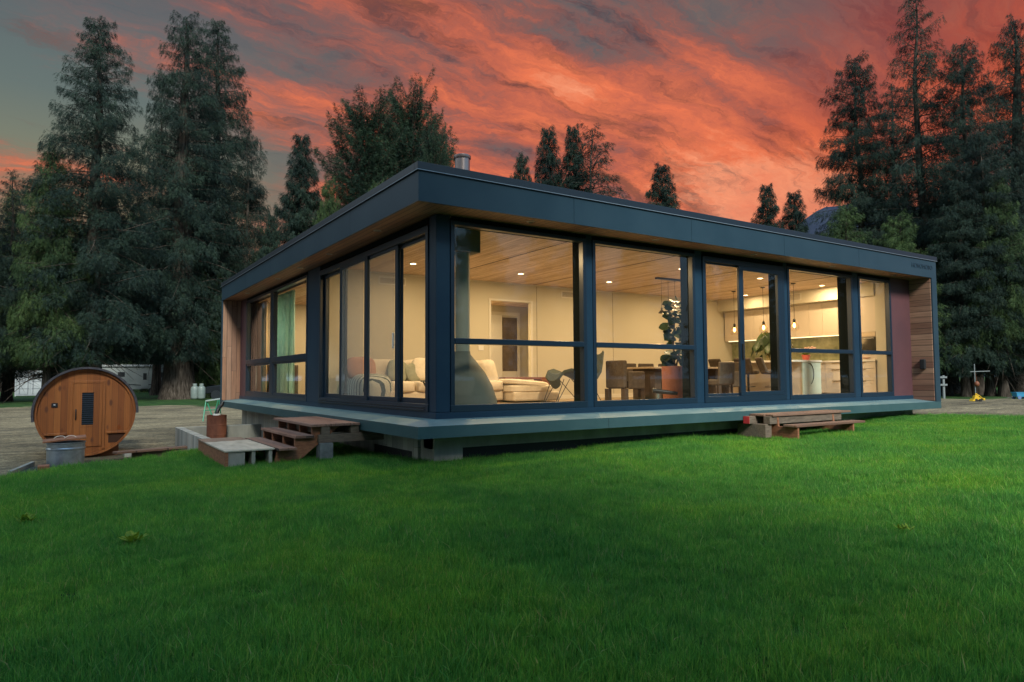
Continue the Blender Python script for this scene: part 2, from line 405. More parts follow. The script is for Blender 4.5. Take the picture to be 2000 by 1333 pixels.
def soil_fn(t, p):
    pos = t.n('ShaderNodeNewGeometry').outputs['Position']
    return t.ramp(t.noise(pos, 3.0, 6, .6), [(.35, (.014, .050, .009)), (.65, (.032, .090, .016))])
M['soil'] = mat('turf', rough=1., spec=.1, fn=soil_fn)
V, F = gridmesh(np.arange(-10, 23.3, .3), np.arange(-16, 5.8, .3), lawn_h)
zc = V[F].mean(1); keep = sdf(zc[:, :2], LAWN) < .9
tag(link('lawn', fastmesh('lawn', V, F[keep], 'soil', smooth=True)), kind='structure')

def grass_fn(t, p):
    pos = t.n('ShaderNodeNewGeometry').outputs['Position']
    rnd = t.n('ShaderNodeAttribute', attribute_name='rnd').outputs['Fac']
    tip = t.n('ShaderNodeAttribute', attribute_name='tip').outputs['Fac']
    c = t.ramp(rnd, [(0., (.050, .205, .040)), (.5, (.100, .335, .054)), (.84, (.170, .42, .064)), (.96, (.25, .42, .09)), (1, (.40, .38, .18))])
    b = t.ramp(t.noise(pos, .55, 5, .6), [(.36, (.70, .82, .95)), (.5, (1, 1, 1)), (.66, (1.35, 1.10, .8))])
    c = t.mix(1., c, b, 'MULTIPLY')
    b2 = t.ramp(t.noise(pos, 4.5, 3, .6), [(.36, (.84, .86, .9)), (.64, (1.12, 1.10, 1.08))])
    c = t.mix(1., c, b2, 'MULTIPLY')
    return c
def leafy(name, fn, rough=.5, trans=.35, spec=.25):
    m = bpy.data.materials.new(name); m.use_nodes = True; t = NT(m.node_tree)
    out = t.n('ShaderNodeOutputMaterial'); p = t.n('ShaderNodeBsdfPrincipled'); p.inputs['Roughness'].default_value = rough
    p.inputs['Specular IOR Level'].default_value = spec
    col = fn(t, p); t.l(col, p.inputs['Base Color'])
    tl = t.n('ShaderNodeBsdfTranslucent'); t.l(col, tl.inputs[0])
    mx = t.n('ShaderNodeMixShader'); mx.inputs[0].default_value = trans
    t.l(p.outputs[0], mx.inputs[1]); t.l(tl.outputs[0], mx.inputs[2]); t.l(mx.outputs[0], out.inputs[0]); return m
M['grass'] = leafy('grass blades', grass_fn, .5, .5, .2)

def make_grass():
    g = np.random.default_rng(3); NV, NB, S_ = 4, 2000, .56
    Vs, Fs, rn, va, tp = [], [], [], [], []
    base = 0
    for k in range(NV):
        x = g.uniform(-S_/2, S_/2, NB); y = g.uniform(-S_/2, S_/2, NB)
        clump = .92+.22*np.sin(x*17+k*2)*np.sin(y*15+k)
        L = g.normal(.064, .015, NB).clip(.025, .12)*clump; w = g.uniform(.0014, .0028, NB)
        az = g.uniform(0, 2*np.pi, NB); la = g.uniform(0, 2*np.pi, NB); lean = np.abs(g.normal(.0, .42, NB)).clip(0, 1.2)
        long = g.random(NB) < .015; L[long] *= 1.7; lean[long] += .5
        sx, sy = np.cos(az)*w, np.sin(az)*w
        def P(f, ww):
            zz = L*f*np.cos(lean*f*.8); hh = L*f*np.sin(lean*f)
            cx, cy = x+np.cos(la)*hh, y+np.sin(la)*hh
            return np.stack([cx-sx*ww, cy-sy*ww, zz], 1), np.stack([cx+sx*ww, cy+sy*ww, zz], 1)
        a0, b0 = P(0, 1.); a1, b1 = P(.55, .85); a2, b2 = P(1., .12)
        v = np.stack([a0, b0, a1, b1, a2, b2], 1).reshape(-1, 3); v[:, 2] -= .006
        i = base+np.arange(NB)[:, None]*6
        f = np.concatenate([i+np.array([0, 1, 3, 2]), i+np.array([2, 3, 5, 4])])
        Vs.append(v); Fs.append(f); rn.append(np.repeat(g.random(NB), 6)); va.append(np.full(NB*6, k)); tp.append(np.tile([0, 0, .5, .5, 1, 1], NB))
        base += NB*6
    # where the tufts stand
    st = .30; gx, gy = np.meshgrid(np.arange(-9, 22, st), np.arange(-13, 5.6, st))
    px = gx.ravel()+g.uniform(-st/2, st/2, gx.size); py = gy.ravel()+g.uniform(-st/2, st/2, gx.size)
    d = sdf(np.stack([px, py], 1), LAWN)
    dep = (px-CX)*math.cos(YAW)+(py-CY)*math.sin(YAW); rr = (px-CX)*math.sin(YAW)-(py-CY)*math.cos(YAW)
    ok = (d < .28) & (dep > .8) & (np.abs(rr) < dep*.95+2.5) & ~((px > .95) & (py > 1.05)) & (np.hypot(px-CX, py-CY) > 1.1)
    px, py, d = px[ok], py[ok], d[ok]
    pz = lawn_h(px[None, :], py[None, :])[0]; n = len(px)
    pts = np.stack([px, py, pz], 1)
    Vv = np.concatenate(Vs+[pts]); Fv = np.concatenate(Fs)
    one = lambda *a: np.concatenate(a)
    sc = (.85+.3*g.random(n))*(1+.22*np.sin(px*1.1+2)*np.sin(py*1.4))*np.where(d > -.25, 1.25, 1.0)
    me = fastmesh('grass', Vv, Fv, 'grass', {
        'rnd': ('POINT', one(*rn, np.zeros(n))), 'tip': ('POINT', one(*tp, np.zeros(n))),
        'var': ('POINT', one(*va, np.full(n, -1))), 'rot': ('POINT', one(np.zeros(base), g.uniform(0, 6.283, n))),
        'scl': ('POINT', one(np.ones(base), sc)), 'pick': ('POINT', one(np.zeros(base), g.integers(0, NV, n)))})
    o = link('grass', me); tag(o, kind='stuff', label='dense green lawn grass growing in front of the house', cat='grass')
    ng = bpy.data.node_groups.new('grass', 'GeometryNodeTree')
    ng.interface.new_socket('Geometry', in_out='INPUT', socket_type='NodeSocketGeometry')
    ng.interface.new_socket('Geometry', in_out='OUTPUT', socket_type='NodeSocketGeometry')
    N = ng.nodes.new; Lk = ng.links.new
    gi = N('NodeGroupInput'); go = N('NodeGroupOutput')
    def attr(nm):
        q = N('GeometryNodeInputNamedAttribute'); q.data_type = 'FLOAT'; q.inputs['Name'].default_value = nm; return q.outputs['Attribute']
    def cmp(a, lo, hi):
        c1 = N('FunctionNodeCompare'); c1.data_type = 'FLOAT'; c1.operation = 'EQUAL'
        Lk(a, c1.inputs['A']); c1.inputs['B'].default_value = lo; c1.inputs['Epsilon'].default_value = .25; return c1.outputs[0]
    def sepg(k):
        s = N('GeometryNodeSeparateGeometry'); s.domain = 'POINT'; Lk(gi.outputs[0], s.inputs[0]); Lk(cmp(attr('var'), k, 0), s.inputs[1]); return s.outputs[0]
    pts_ = sepg(-1); j = N('GeometryNodeJoinGeometry')
    for k in reversed(range(NV)):
        ti = N('GeometryNodeGeometryToInstance'); Lk(sepg(k), ti.inputs[0]); Lk(ti.outputs[0], j.inputs[0])
    ip = N('GeometryNodeInstanceOnPoints'); Lk(pts_, ip.inputs['Points']); Lk(j.outputs[0], ip.inputs['Instance'])
    ip.inputs['Pick Instance'].default_value = True; Lk(attr('pick'), ip.inputs['Instance Index'])
    cv = N('ShaderNodeCombineXYZ'); Lk(attr('rot'), cv.inputs[2]); Lk(cv.outputs[0], ip.inputs['Rotation']); Lk(attr('scl'), ip.inputs['Scale'])
    Lk(ip.outputs[0], go.inputs[0])
    md = o.modifiers.new('grass', 'NODES'); md.node_group = ng
    return n
print('grass tufts', make_grass())

# ------------------------------------------------------------------ house
LX, LY, HT = 13.57, 13.34, 3.6
D1, D2 = .513, .517; ZF, ZS = .24, 3.085     # window planes, floor, soffit
house = thing('house', 'single-storey modern house with glass walls, dark metal frame and flat cedar-lined roof', 'house', (0, 0, 0))
def hb(name, mats, boxes, bevel=0, parent=house):
    b = MB()
    for q in boxes: b.box(*q[:6], m=(q[6] if len(q) > 6 else 0))
    return b.build(name, mats, parent, bevel)
# roof: core, fascia panels with open joints, trim
roof = hb('roof', 'trim', [(.03, LX-.03, .03, LY-.03, ZS+.03, 3.56)])
xs_ = [0, 2.57, 5.13, 7.7, 10.27, LX]; ys_ = [0, 2.55, 5.1, 7.65, 10.2, LY]
fb = MB()
for i in range(5):
    fb.box(xs_[i]+(.003 if i else 0), xs_[i+1]-.003, 0, .03, ZS, 3.484)
    fb.box(0, .03, max(ys_[i]+.003, .031), ys_[i+1]-.003, ZS, 3.484)
fb.box(LX-.03, LX, .031, LY, ZS, 3.484); fb.box(.031, LX-.031, LY-.03, LY, ZS, 3.484)
fb.build('fascia', 'fascia', house)
tb = MB()
tb.box(-.022, LX+.022, -.022, .08, 3.497, HT); tb.box(-.022, .08, .081, LY+.022, 3.497, HT)
tb.box(LX-.08, LX+.022, .081, LY+.022, 3.497, HT); tb.box(.081, LX-.081, LY-.08, LY+.022, 3.497, HT)
tb.build('roof_trim', 'trim', house, .004)
lip = MB(); lip.box(-.027, LX+.027, -.027, -.0225, 3.490, 3.499); lip.box(-.027, -.0225, -.0222, LY+.022, 3.490, 3.499)
lip.build('drip_edge', mat('drip edge with painted glint', (.20, .25, .30), .3, .3), house)  # lip coloured light to carry the glint along the trim
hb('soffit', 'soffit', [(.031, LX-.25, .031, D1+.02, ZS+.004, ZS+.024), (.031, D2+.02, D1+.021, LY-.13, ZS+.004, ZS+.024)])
# deck slab, sloping slightly to its edge
db = MB()
z0, z1 = .157, .213
db.add([(0, 0, 0), (LX, 0, 0), (LX, LY, 0), (0, LY, 0), (0, 0, z0), (LX, 0, z0), (LX, LY, z1), (0, LY, z0), (D2, D1, z1), (LX, D1, z1), (D2, LY, z1)],
       [(3, 2, 1, 0), (0, 1, 5, 4), (1, 2, 6, 9, 5), (2, 3, 7, 10, 6), (3, 0, 4, 7), (4, 5, 9, 8), (4, 8, 10, 7), (8, 9, 6, 10)])
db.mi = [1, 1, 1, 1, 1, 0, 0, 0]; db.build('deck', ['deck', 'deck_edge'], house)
hb('edge_joint', 'gap', [(3.2, 3.206, -.0015, .01, .004, .150)]); hb('edge_joint', 'gap', [(9.0, 9.006, -.0015, .01, .004, .150)]); hb('edge_joint', 'gap', [(-.0015, .01, 5.3, 5.306, .004, .150)])
hb('foundation', 'concrete', [(.42, 12.95, .42, .70, -.19, -.002), (.42, .86, .38, .80, -.60, -.004)])
hb('foundation', 'concrete_board', [(.38, .70, .81, 12.2, -.95, -.002), (.71, 12.95, 11.9, 12.2, -.95, -.002)])
hb('membrane', 'membrane', [(.45, 12.95, .45, .69, -.9, -.192)])
hb('foundation', 'concrete', [(12.70, 13.05, .40, 12.2, -.9, -.006)])
hb('membrane', 'membrane', [(.374, .3795, 1.0, 2.4, -.9, -.26)])
wb = MB(); wb.box(13.24, 13.3195, .18, .30, .92, 1.16); wb.build('wall_box', 'gap', house, .02)
# end walls of the frame with cedar lining
hb('end_wall', 'fascia', [(13.345, LX, 0, LY, .157, ZS), ])
hb('end_wall', 'fascia', [(0, LX-.231, 13.245, LY, .157, ZS)])
hb('siding', 'cedar_h', [(13.32, 13.344, .03, D1+.05, .18, ZS)])
hb('siding', 'cedar_v', [(.03, D2+.05, 13.22, 13.244, .18, ZS)])
hb('side_panel', 'purple', [(12.46, 13.319, D1, D1+.05, .30, ZS)])
hb('side_panel', 'purple', [(D2, D2+.05, 12.45, 13.219, .30, ZS)])
# curb under the windows and headers over them
hb('curb', 'post', [(D2-.012, 13.319, D1-.012, D1+.2, .2, .300), (D2-.012, D2+.2, D1+.201, 13.219, .2, .300)], .004)
hb('header', 'frame_in', [(.77, 13.318, D1+.012, D1+.30, 3.0, ZS), (D2+.012, D2+.30, .77, 13.218, 3.0, ZS)])
# posts (solid outside, dark lining inside)
def post(u0, u1, side):
    if side == 'f': b = (u0, u1, D1, D1+.10, .300, ZS); c = (u0+.006, u1-.006, D1+.101, D1+.36, .24, 3.06)
    else: b = (D2, D2+.10, u0, u1, .300, ZS); c = (D2+.101, D2+.19, u0+.006, u1-.006, .24, 3.06)
    p = hb('post', ['post', 'frame_in'], [b, c+(1,)], .006)
hb('post', 'post', [(D2, .74, D1, .74, .300, ZS)], .012)
for q in ((3.215, 3.345), (5.765, 5.955), (8.375, 8.495), (10.865, 11.085)): post(*q, 'f')
post(5.735, 6.565, 'l')

def fbox(b, side, u0, u1, w0, w1, z0, z1, m=0):
    """w measured inwards from the facade plane"""
    if side == 'f': b.box(u0, u1, D1+w0, D1+w1, z0, z1, m)
    else: b.box(D2+w0, D2+w1, u0, u1, z0, z1, m)
def frame_rect(b, side, u0, u1, z0, z1, t, w0, w1, tb_=None, tt=None, m=0):
    tb_ = tb_ or t; tt = tt or t
    fbox(b, side, u0, u1, w0, w1, z0, z0+tb_, m); fbox(b, side, u0, u1, w0, w1, z1-tt, z1, m)
    fbox(b, side, u0, u0+t, w0, w1, z0+tb_, z1-tt, m); fbox(b, side, u1-t, u1, w0, w1, z0+tb_, z1-tt, m)
def pane(side, u0, u1, z0, z1, w, par, m='glass', name='pane'):
    b = MB()
    if side == 'f': b.add([(u0, D1+w, z0), (u1, D1+w, z0), (u1, D1+w, z1), (u0, D1+w, z1)], [(0, 1, 2, 3)])
    else: b.add([(D2+w, u0, z0), (D2+w, u1, z0), (D2+w, u1, z1), (D2+w, u0, z1)], [(0, 1, 2, 3)])
    return b.build(name, m, par)
def window(side, u0, u1, z0=.302, z1=3.02, t=.065, rail=(1.262, 1.345), mull=None, sash=False):
    b = MB(); frame_rect(b, side, u0, u1, z0, z1, t, -.012, .10, .095, .06)
    f = b.build('window', 'frame', house, .006)
    us = [u0+t]+([mull[0], mull[1]] if mull else [])+[u1-t]
    if mull:
        b = MB(); fbox(b, side, mull[0], mull[1], -.008, .10, z0+.0955, z1-.0605); b.build('mullion', 'frame', f, .005)
    for i in range(0, len(us), 2):
        b = MB(); fbox(b, side, us[i]+.0005, us[i+1]-.0005, -.018, .10, *rail); b.build('rail', 'frame', f, .008)
        if sash:
            b = MB(); frame_rect(b, side, us[i]+.001, us[i+1]-.001, z0+.0955, rail[0]-.001, .05, .0, .085); b.build('sash', 'frame', f, .005)
        pane(side, us[i]-.005, us[i+1]+.005, z0+.09, rail[0]+.01, .055, f)
        pane(side, us[i]-.005, us[i+1]+.005, rail[1]-.01, z1-.055, .055, f)
    return f
window('f', .742, 3.212); window('f', 3.347, 5.762); window('f', 8.497, 10.862); window('f', 11.087, 12.455, t=.07)
window('l', 6.568, 12.445, mull=(9.42, 9.72), rail=(1.20, 1.325), sash=True)
# front slider
b = MB(); frame_rect(b, 'f', 5.958, 8.372, .302, 3.0, .085, -.02, .13, .11, .10)
sl = b.build('sliding_door', 'frame', house, .006)
b = MB(); frame_rect(b, 'f', 6.044, 7.06, .413, 2.899, .03, .03, .06, .05, .03); l1 = b.build('fixed_leaf', 'frame', sl, .004)
pane('f', 6.07, 7.04, .46, 2.875, .045, l1)
b = MB(); frame_rect(b, 'f', 6.96, 8.286, .413, 2.899, .13, -.026, .026, .075, .085); l2 = b.build('sliding_leaf', 'frame', sl, .005)
pane('f', 7.08, 8.17, .48, 2.83, .0, l2)
hb('handle', 'gap', [(7.0, 7.03, D1-.065, D1-.028, 1.1, 1.4)], .006, l2)
# side sliders (four leaves)
b = MB(); frame_rect(b, 'l', .742, 5.732, .302, 2.97, .085, -.02, .16, .11, .10)
for k, z in enumerate((.345, .38)): fbox(b, 'l', .83, 5.64, -.05+.012*k, -.021, z-.02, z-.006)
s2 = b.build('sliding_door', 'frame', house, .006)
def leaf(u0, u1, w, nm, t, m='glass', tt=.06):
    b = MB(); frame_rect(b, 'l', u0, u1, .413, 2.869, t, w-.022, w+.022, .075, tt); l = b.build(nm, 'frame', s2, .004)
    pane('l', u0+t-.01, u1-t+.01, .48, 2.86-tt+.01, w, l, m); return l
leaf(.83, 1.92, .09, 'fixed_leaf', .06); leaf(4.40, 5.645, .09, 'fixed_leaf', .09)
lb = leaf(1.86, 3.24, .035, 'sliding_leaf', .11, 'glass'); lc = leaf(3.06, 4.46, -.0, 'sliding_leaf', .14, 'glass')
pane('l', 1.98, 3.12, .48, 2.8, .012, lb, 'screen', 'screen'); pane('l', 3.21, 4.31, .48, 2.8, -.03, lc, 'screen', 'screen')
hb('handle', 'white', [(D2-.0, D2+.034, 2.02, 2.05, 1.25, 1.5)], .006, lb)
# lettering on the fascia
def lettering():
    cu = bpy.data.curves.new('lettering', 'FONT'); cu.body = 'HONOMOBO'; cu.size = .15; cu.extrude = .003; cu.space_character = 1.08
    o = bpy.data.objects.new('lettering_tmp', cu); C.objects.link(o)
    bpy.context.view_layer.update(); dg = bpy.context.evaluated_depsgraph_get()
    me = bpy.data.meshes.new_from_object(o.evaluated_get(dg)); bpy.data.objects.remove(o)
    me.materials.clear(); me.materials.append(M['letters'])
    n = link('lettering', me, house); n.rotation_euler = (R(90), 0, 0); n.location = (12.43, -.004, 3.27)
lettering()
# chimney on the roof, flue and stove hood below it
ch = thing('chimney', 'short galvanised chimney pipe standing on the flat roof', 'chimney', (1.36, 1.27, HT))
b = MB((1.36, 1.27, HT)); b.lathe(1.36, 1.27, [(.118, HT-.03), (.118, 4.23)], 28); b.build('pipe', 'chimney', ch, 0, True)
b = MB((1.36, 1.27, HT)); b.lathe(1.36, 1.27, [(.13, 4.215), (.134, 4.225), (.134, 4.262), (.125, 4.268), (.105, 4.262)], 28); b.build('cap', 'chimney', ch, 0, True)
# ---- interior shell
hb('interior_floor', 'floor', [(D2+.2, 13.3, D1+.2, 13.2, .214, ZF)])
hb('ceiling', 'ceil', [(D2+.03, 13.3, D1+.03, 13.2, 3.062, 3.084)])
YB_ = 5.74; cj = MB()                                     # dark joints between the ceiling modules
for x in (3.25, 5.82, 8.39, 10.96):
    cj = MB(); cj.box(x-.010, x+.010, D1+.3, YB_-.01, 3.0585, 3.0615); cj.build('ceiling_joint', 'gap', house)
YB = 5.74
hb('wall', 'wall', [(D2+.20, 4.60, YB, YB+.12, ZF, 3.0619), (5.76, 13.3, YB, YB+.12, ZF, 3.0619), (4.60, 5.76, YB, YB+.12, 2.62, 3.0619)])
hb('wall', 'wall', [(3.2, 8.2, 7.05, 7.15, ZF, 3.06), (8.1, 8.2, YB+.121, 7.049, ZF, 3.06), (3.2, 3.3, YB+.121, 7.049, ZF, 3.06)])   # hall
hb('ceiling', 'ceil', [(3.3, 8.1, YB+.121, 7.049, 2.66, 2.68)])
hb('wall', 'wall', [(D2+.20, 3.19, 6.0, 6.12, ZF, 3.0619), (4.4, 4.5, 7.151, 13.1, ZF, 3.0619), (D2+.4, 4.39, 13.02, 13.1, ZF, 3.0619)])  # bedroom
hb('wall', 'wall', [(13.22, 13.319, D1+.2, YB-.001, ZF, 3.0619)])
hb('wall', 'wall', [(12.62, 13.219, .74, .98, ZF, 3.0619)])
tr = MB()
tr.box(D2+.36, 4.55, YB-.016, YB-.001, ZF+.001, ZF+.10); tr.box(5.81, 12.6, YB-.016, YB-.001, ZF+.001, ZF+.10)
tr.box(D2+.36, 12.6, YB-.03, YB-.001, 3.035, 3.0615)
tr.box(4.55, 4.605, YB-.016, YB-.001, ZF+.001, 2.66); tr.box(5.755, 5.81, YB-.016, YB-.001, ZF+.001, 2.66); tr.box(4.606, 5.754, YB-.016, YB-.001, 2.615, 2.66)
for x in (5.93, 8.42): tr.box(x, x+.012, YB-.004, YB-.001, .35, 3.03, 1)
tr.build('trim', ['wall_trim', mat('wall joint', (.22, .20, .16), .8)], house)
# hall door: casing, door leaf, dark panel painted as the unlit room behind
hd = MB(); hd.box(5.30, 5.40, 7.025, 7.049, ZF, 2.5); hd.box(6.22, 6.30, 7.025, 7.049, ZF, 2.5); hd.box(5.401, 6.219, 7.025, 7.049, 2.41, 2.5)
hdo = hd.build('hall_door', 'wall_trim', house)
b = MB(); b.box(5.401, 5.74, 7.0285, 7.049, ZF+.01, 2.409); b.build('door_leaf', 'white', hdo, .004)
b = MB(); b.box(5.76, 6.218, 7.036, 7.049, .95, 2.36); b.build('window', mat('painted dim room', rough=.4, fn=mottled((.10, .08, .07), (.17, .14, .12), 3)), hdo)  # opaque panel, the dimness of the unlit room is in its colour
b = MB(); b.box(5.741, 6.218, 7.030, 7.0355, ZF+.01, .95); b.build('door_leaf', 'wall_trim', hdo)
vn = MB()
def vent(x0, x1, z0, z1):
    v = MB(); v.box(x0, x1, YB-.014, YB-.0005, z0, z1); o = v.build('air_vent', 'wall_trim', house)
    s = MB(); n = 7
    for i in range(n): zz = z0+.03+(z1-z0-.06)*i/n; s.box(x0+.03, x1-.03, YB-.022, YB-.0145, zz, zz+(z1-z0-.06)/n*.55)
    s.build('slat', mat('vent slat', (.30, .26, .21), .6), o)
vent(6.70, 7.30, 2.80, 2.985); vent(1.78, 2.42, 2.80, 2.98)
hb('light_switch', 'white', [(4.26, 4.40, YB-.012, YB-.0005, 1.42, 1.54)], .003)
# ------------------------------------------------------------------ lamps
WARM = (1.0, .685, .35)
M['lens'] = mat('lit lens', (1, .8, .5), emit=(1., .74, .40), estr=14)
M['lens_off'] = mat('unlit lens', (.10, .11, .11), .3)
M['black'] = mat('black metal', (.012, .012, .013), .45)
def ceil_light(x, y, label, power=26):
    t = thing('ceiling_light', label, 'ceiling light', (x, y, 3.06), group='round ceiling lights inside the house')
    b = MB((x, y, 3.06)); b.lathe(x, y, [(.085, 3.0615), (.085, 3.052), (.06, 3.050), (.06, 3.0612)], 24); b.build('trim_ring', 'white', t, 0, True)
    b = MB((x, y, 3.06)); b.lathe(x, y, [(.058, 3.061), (.058, 3.0535)], 24); b.build('lens', 'lens', t)
    ld = bpy.data.lights.new('ceiling_lamp', 'AREA'); ld.shape = 'DISK'; ld.size = .11; ld.energy = power; ld.color = WARM
    lo = bpy.data.objects.new('ceiling_lamp', ld); C.objects.link(lo); lo.parent = t; lo.location = (0, 0, -.012)
    return t
places = [(1.95, 4.35, 'leftmost lit ceiling light above the living room sofa, seen through the side sliding door'),
          (1.95, 2.05, 'lit ceiling light hidden above the stove hood corner of the living room'),
          (4.53, 4.35, 'lit ceiling light in the upper middle of the corner picture window'),
          (4.53, 2.05, 'lit ceiling light just inside the corner picture window, nearest the glass'),
          (7.06, 4.32, 'lit ceiling light left of the pendant bar, near the back wall'),
          (7.06, 2.02, 'lit ceiling light right of the pendant bar beside the dark window jamb'),
          (9.70, 4.35, 'lit ceiling light between dining table and kitchen, toward the back wall'),
          (9.70, 2.05, 'lit ceiling light above the stools, high in the narrow sliding leaf'),
          (12.16, 4.36, 'lit ceiling light near the far end of the kitchen bulkhead'),
          (12.14, 2.04, 'lit ceiling light above the kitchen drawers, near the bulkhead vent')]
for x, y, l in places: ceil_light(x, y, l, LAMP_W*(1.45 if y < 3 else .6)*(.5 if x > 12 else 1))
for x, y, l in [(2.2, 8.6, 'lit ceiling light in the near half of the bedroom'), (2.2, 11.2, 'lit ceiling light at the far end of the bedroom')]:
    ceil_light(x, y, l, LAMP_W*1.5)
hl = ceil_light(4.0, 6.4, 'lit ceiling light in the hallway behind the doorway', LAMP_W*1.1); hl.location.z = 2.658
sof = [(.24, 1.99, 'nearest the house corner on the side soffit'), (.25, 4.35, 'second from the corner on the side soffit'), (.25, 6.2, 'above the wide post on the side soffit'),
       (.25, 8.01, 'above the near bedroom pane on the side soffit'), (.24, 11.1, 'above the far bedroom pane on the side soffit'),
       (1.925, .22, 'nearest the house corner on the front soffit'), (4.49, .22, 'above the second picture window on the front soffit'),
       (7.09, .23, 'above the front sliding door'), (9.70, .25, 'above the kitchen window on the front soffit'), (12.13, .255, 'above the narrow last window on the front soffit')]
for x, y, l in sof:
    zc = ZS+.003
    t = thing('soffit_light', 'unlit round recessed light '+l, 'soffit light', (x, y, zc), group='unlit recessed lights in the cedar soffit')
    b = MB((x, y, zc)); b.lathe(x, y, [(.062, zc), (.062, zc-.006), (.045, zc-.008), (.045, zc)], 20); b.build('trim_ring', mat('brushed ring', (.32, .33, .34), .35, .6), t, 0, True)
    b = MB((x, y, zc)); b.lathe(x, y, [(.044, zc), (.044, zc-.004)], 20); b.build('lens', 'lens_off', t)

# ------------------------------------------------------------------ kitchen
M['cab'] = mat('cream cabinet front', (.60, .53, .45), .4)
M['cab_green'] = mat('pale green panel', (.46, .53, .46), .45)
M['counter'] = mat('stone counter', rough=.3, fn=mottled((.62, .58, .52), (.72, .69, .63), 6))
M['splash'] = mat('mottled green splashback', rough=.22, fn=mottled((.12, .14, .08), (.30, .31, .19), 4.5, .3, .7))
M['brass'] = mat('brass', (.35, .24, .10), .35, .8)
ucx = 12.86
t = thing('upper_cabinets', 'run of tall handleless cream wall cupboards above the green splashback', 'kitchen cupboards', (13.0, 3.3, 1.83))
o = (13.0, 3.3, 1.83)
b = MB(o); b.box(ucx+.02, 13.219, 1.36, 5.70, 1.84, 2.72); b.build('carcass', 'cab', t)
yy = [1.37, 2.08, 2.51, 2.90, 3.32, 3.75, 4.20, 4.65, 5.10, 5.69]
for i in range(len(yy)-1):
    b = MB(o); b.box(ucx, ucx+.019, yy[i]+.003, yy[i+1]-.003, 1.83, 2.69); b.build('door', 'cab', t, .002)
b = MB(o); b.box(ucx+.05, ucx+.10, 1.40, 5.6, 1.815, 1.838); b.build('light_strip', mat('lit strip', (1, .85, .6), emit=(1., .78, .45), estr=2.6), t)
t = thing('bulkhead', 'cream bulkhead with an air vent running above the kitchen cupboards', 'bulkhead', (12.9, 3.2, 2.73)); o = (12.9, 3.2, 2.73)
b = MB(o); b.box(12.60, 13.218, .985, 5.735, 2.722, 3.0615); b.build('box', 'wall', t)
b = MB(o); b.box(12.588, 12.5995, 2.93, 3.55, 2.80, 3.0); vv = b.build('air_vent', 'wall_trim', t)
b = MB(o)
for i in range(6): b.box(12.583, 12.588, 2.96, 3.52, 2.825+.026*i, 2.837+.026*i)
b.build('slat', mat('vent slat', (.34, .30, .24), .6), vv)
t = thing('splashback', 'mottled green splashback between counter and wall cupboards', 'splashback', (13.2, 3.3, 1.17)); b = MB((13.2, 3.3, 1.17)); b.box(13.19, 13.2185, 1.36, 5.7, 1.166, 1.829); b.build('panel', 'splash', t)
t = thing('base_cabinets', 'run of cream kitchen drawers under a stone counter along the end wall', 'kitchen drawers', (12.9, 3.3, ZF)); o = (12.9, 3.3, ZF)
b = MB(o); b.box(12.60, 13.218, .985, 5.70, ZF+.10, 1.119); b.build('carcass', 'cab', t)
b = MB(o); b.box(12.66, 13.2, 1.0, 5.7, ZF, ZF+.099); b.build('plinth', 'black', t)
b = MB(o); b.box(12.565, 13.2185, .984, 5.70, 1.1195, 1.165); b.build('counter', 'counter', t, .004)
for y0, y1 in ((.99, 1.70), (1.70, 2.30), (2.30, 2.55), (2.55, 3.4), (3.4, 4.3), (4.3, 5.2)):
    for z0, z1 in ((.345, .66), (.66, .95), (.95, 1.115)):
        b = MB(o); b.box(12.58, 12.599, y0+.003, y1-.003, z0+.003, z1-.003); d = b.build('drawer', 'cab', t, .002)
        if y1-y0 > .5: b = MB(o); b.box(12.568, 12.5795, (y0+y1)/2-.11, (y0+y1)/2+.11, z1-.022, z1-.010); b.build('handle', 'brass', d)
t = thing('tall_oven_unit', 'tall cream unit with a black built-in oven at the kitchen end', 'oven', (12.9, 1.17, 1.17)); o = (12.9, 1.17, 1.17)
b = MB(o); b.box(12.64, 13.218, .985, 1.355, 1.168, 2.72); b.build('housing', 'cab', t)
b = MB(o); b.box(12.62, 12.6395, .995, 1.35, 1.34, 1.72); ov = b.build('oven_door', mat('oven glass', (.02, .02, .02), .12), t, .004)
b = MB(o); b.tube([(12.59, 1.01, 1.69), (12.59, 1.33, 1.69)], .009); b.build('handle', mat('steel', (.5, .48, .45), .3, .9), ov)
b = MB(o); b.box(12.625, 12.6395, .995, 1.35, 1.735, 1.85); b.build('control_panel', mat('steel panel', (.38, .33, .27), .35, .7), t)
# island
t = thing('kitchen_island', 'kitchen island with pale stone top overhanging toward the stools and a green-white end panel', 'kitchen island', (11.4, 3.2, ZF)); o = (11.4, 3.2, ZF)
b = MB(o); b.box(10.72, 11.92, 1.96, 4.42, 1.12, 1.165); b.build('worktop', 'counter', t, .004)
b = MB(o); b.box(11.17, 11.88, 2.02, 4.38, ZF, 1.119); b.build('body', 'cab', t)
b = MB(o); b.box(11.15, 11.90, 1.985, 2.019, ZF, 1.119); b.build('end_panel', 'cab_green', t, .003)
b = MB(); b.tube([(11.45+.30*math.cos(a)*.6-.05, 1.972, .83+.26*math.sin(a)) for a in np.linspace(1.7, -1.2, 14)], .008, 6)
tag(b.build('cable', 'black', None, 0, True), 'thin dark cable looping down the end panel of the island', 'cable')

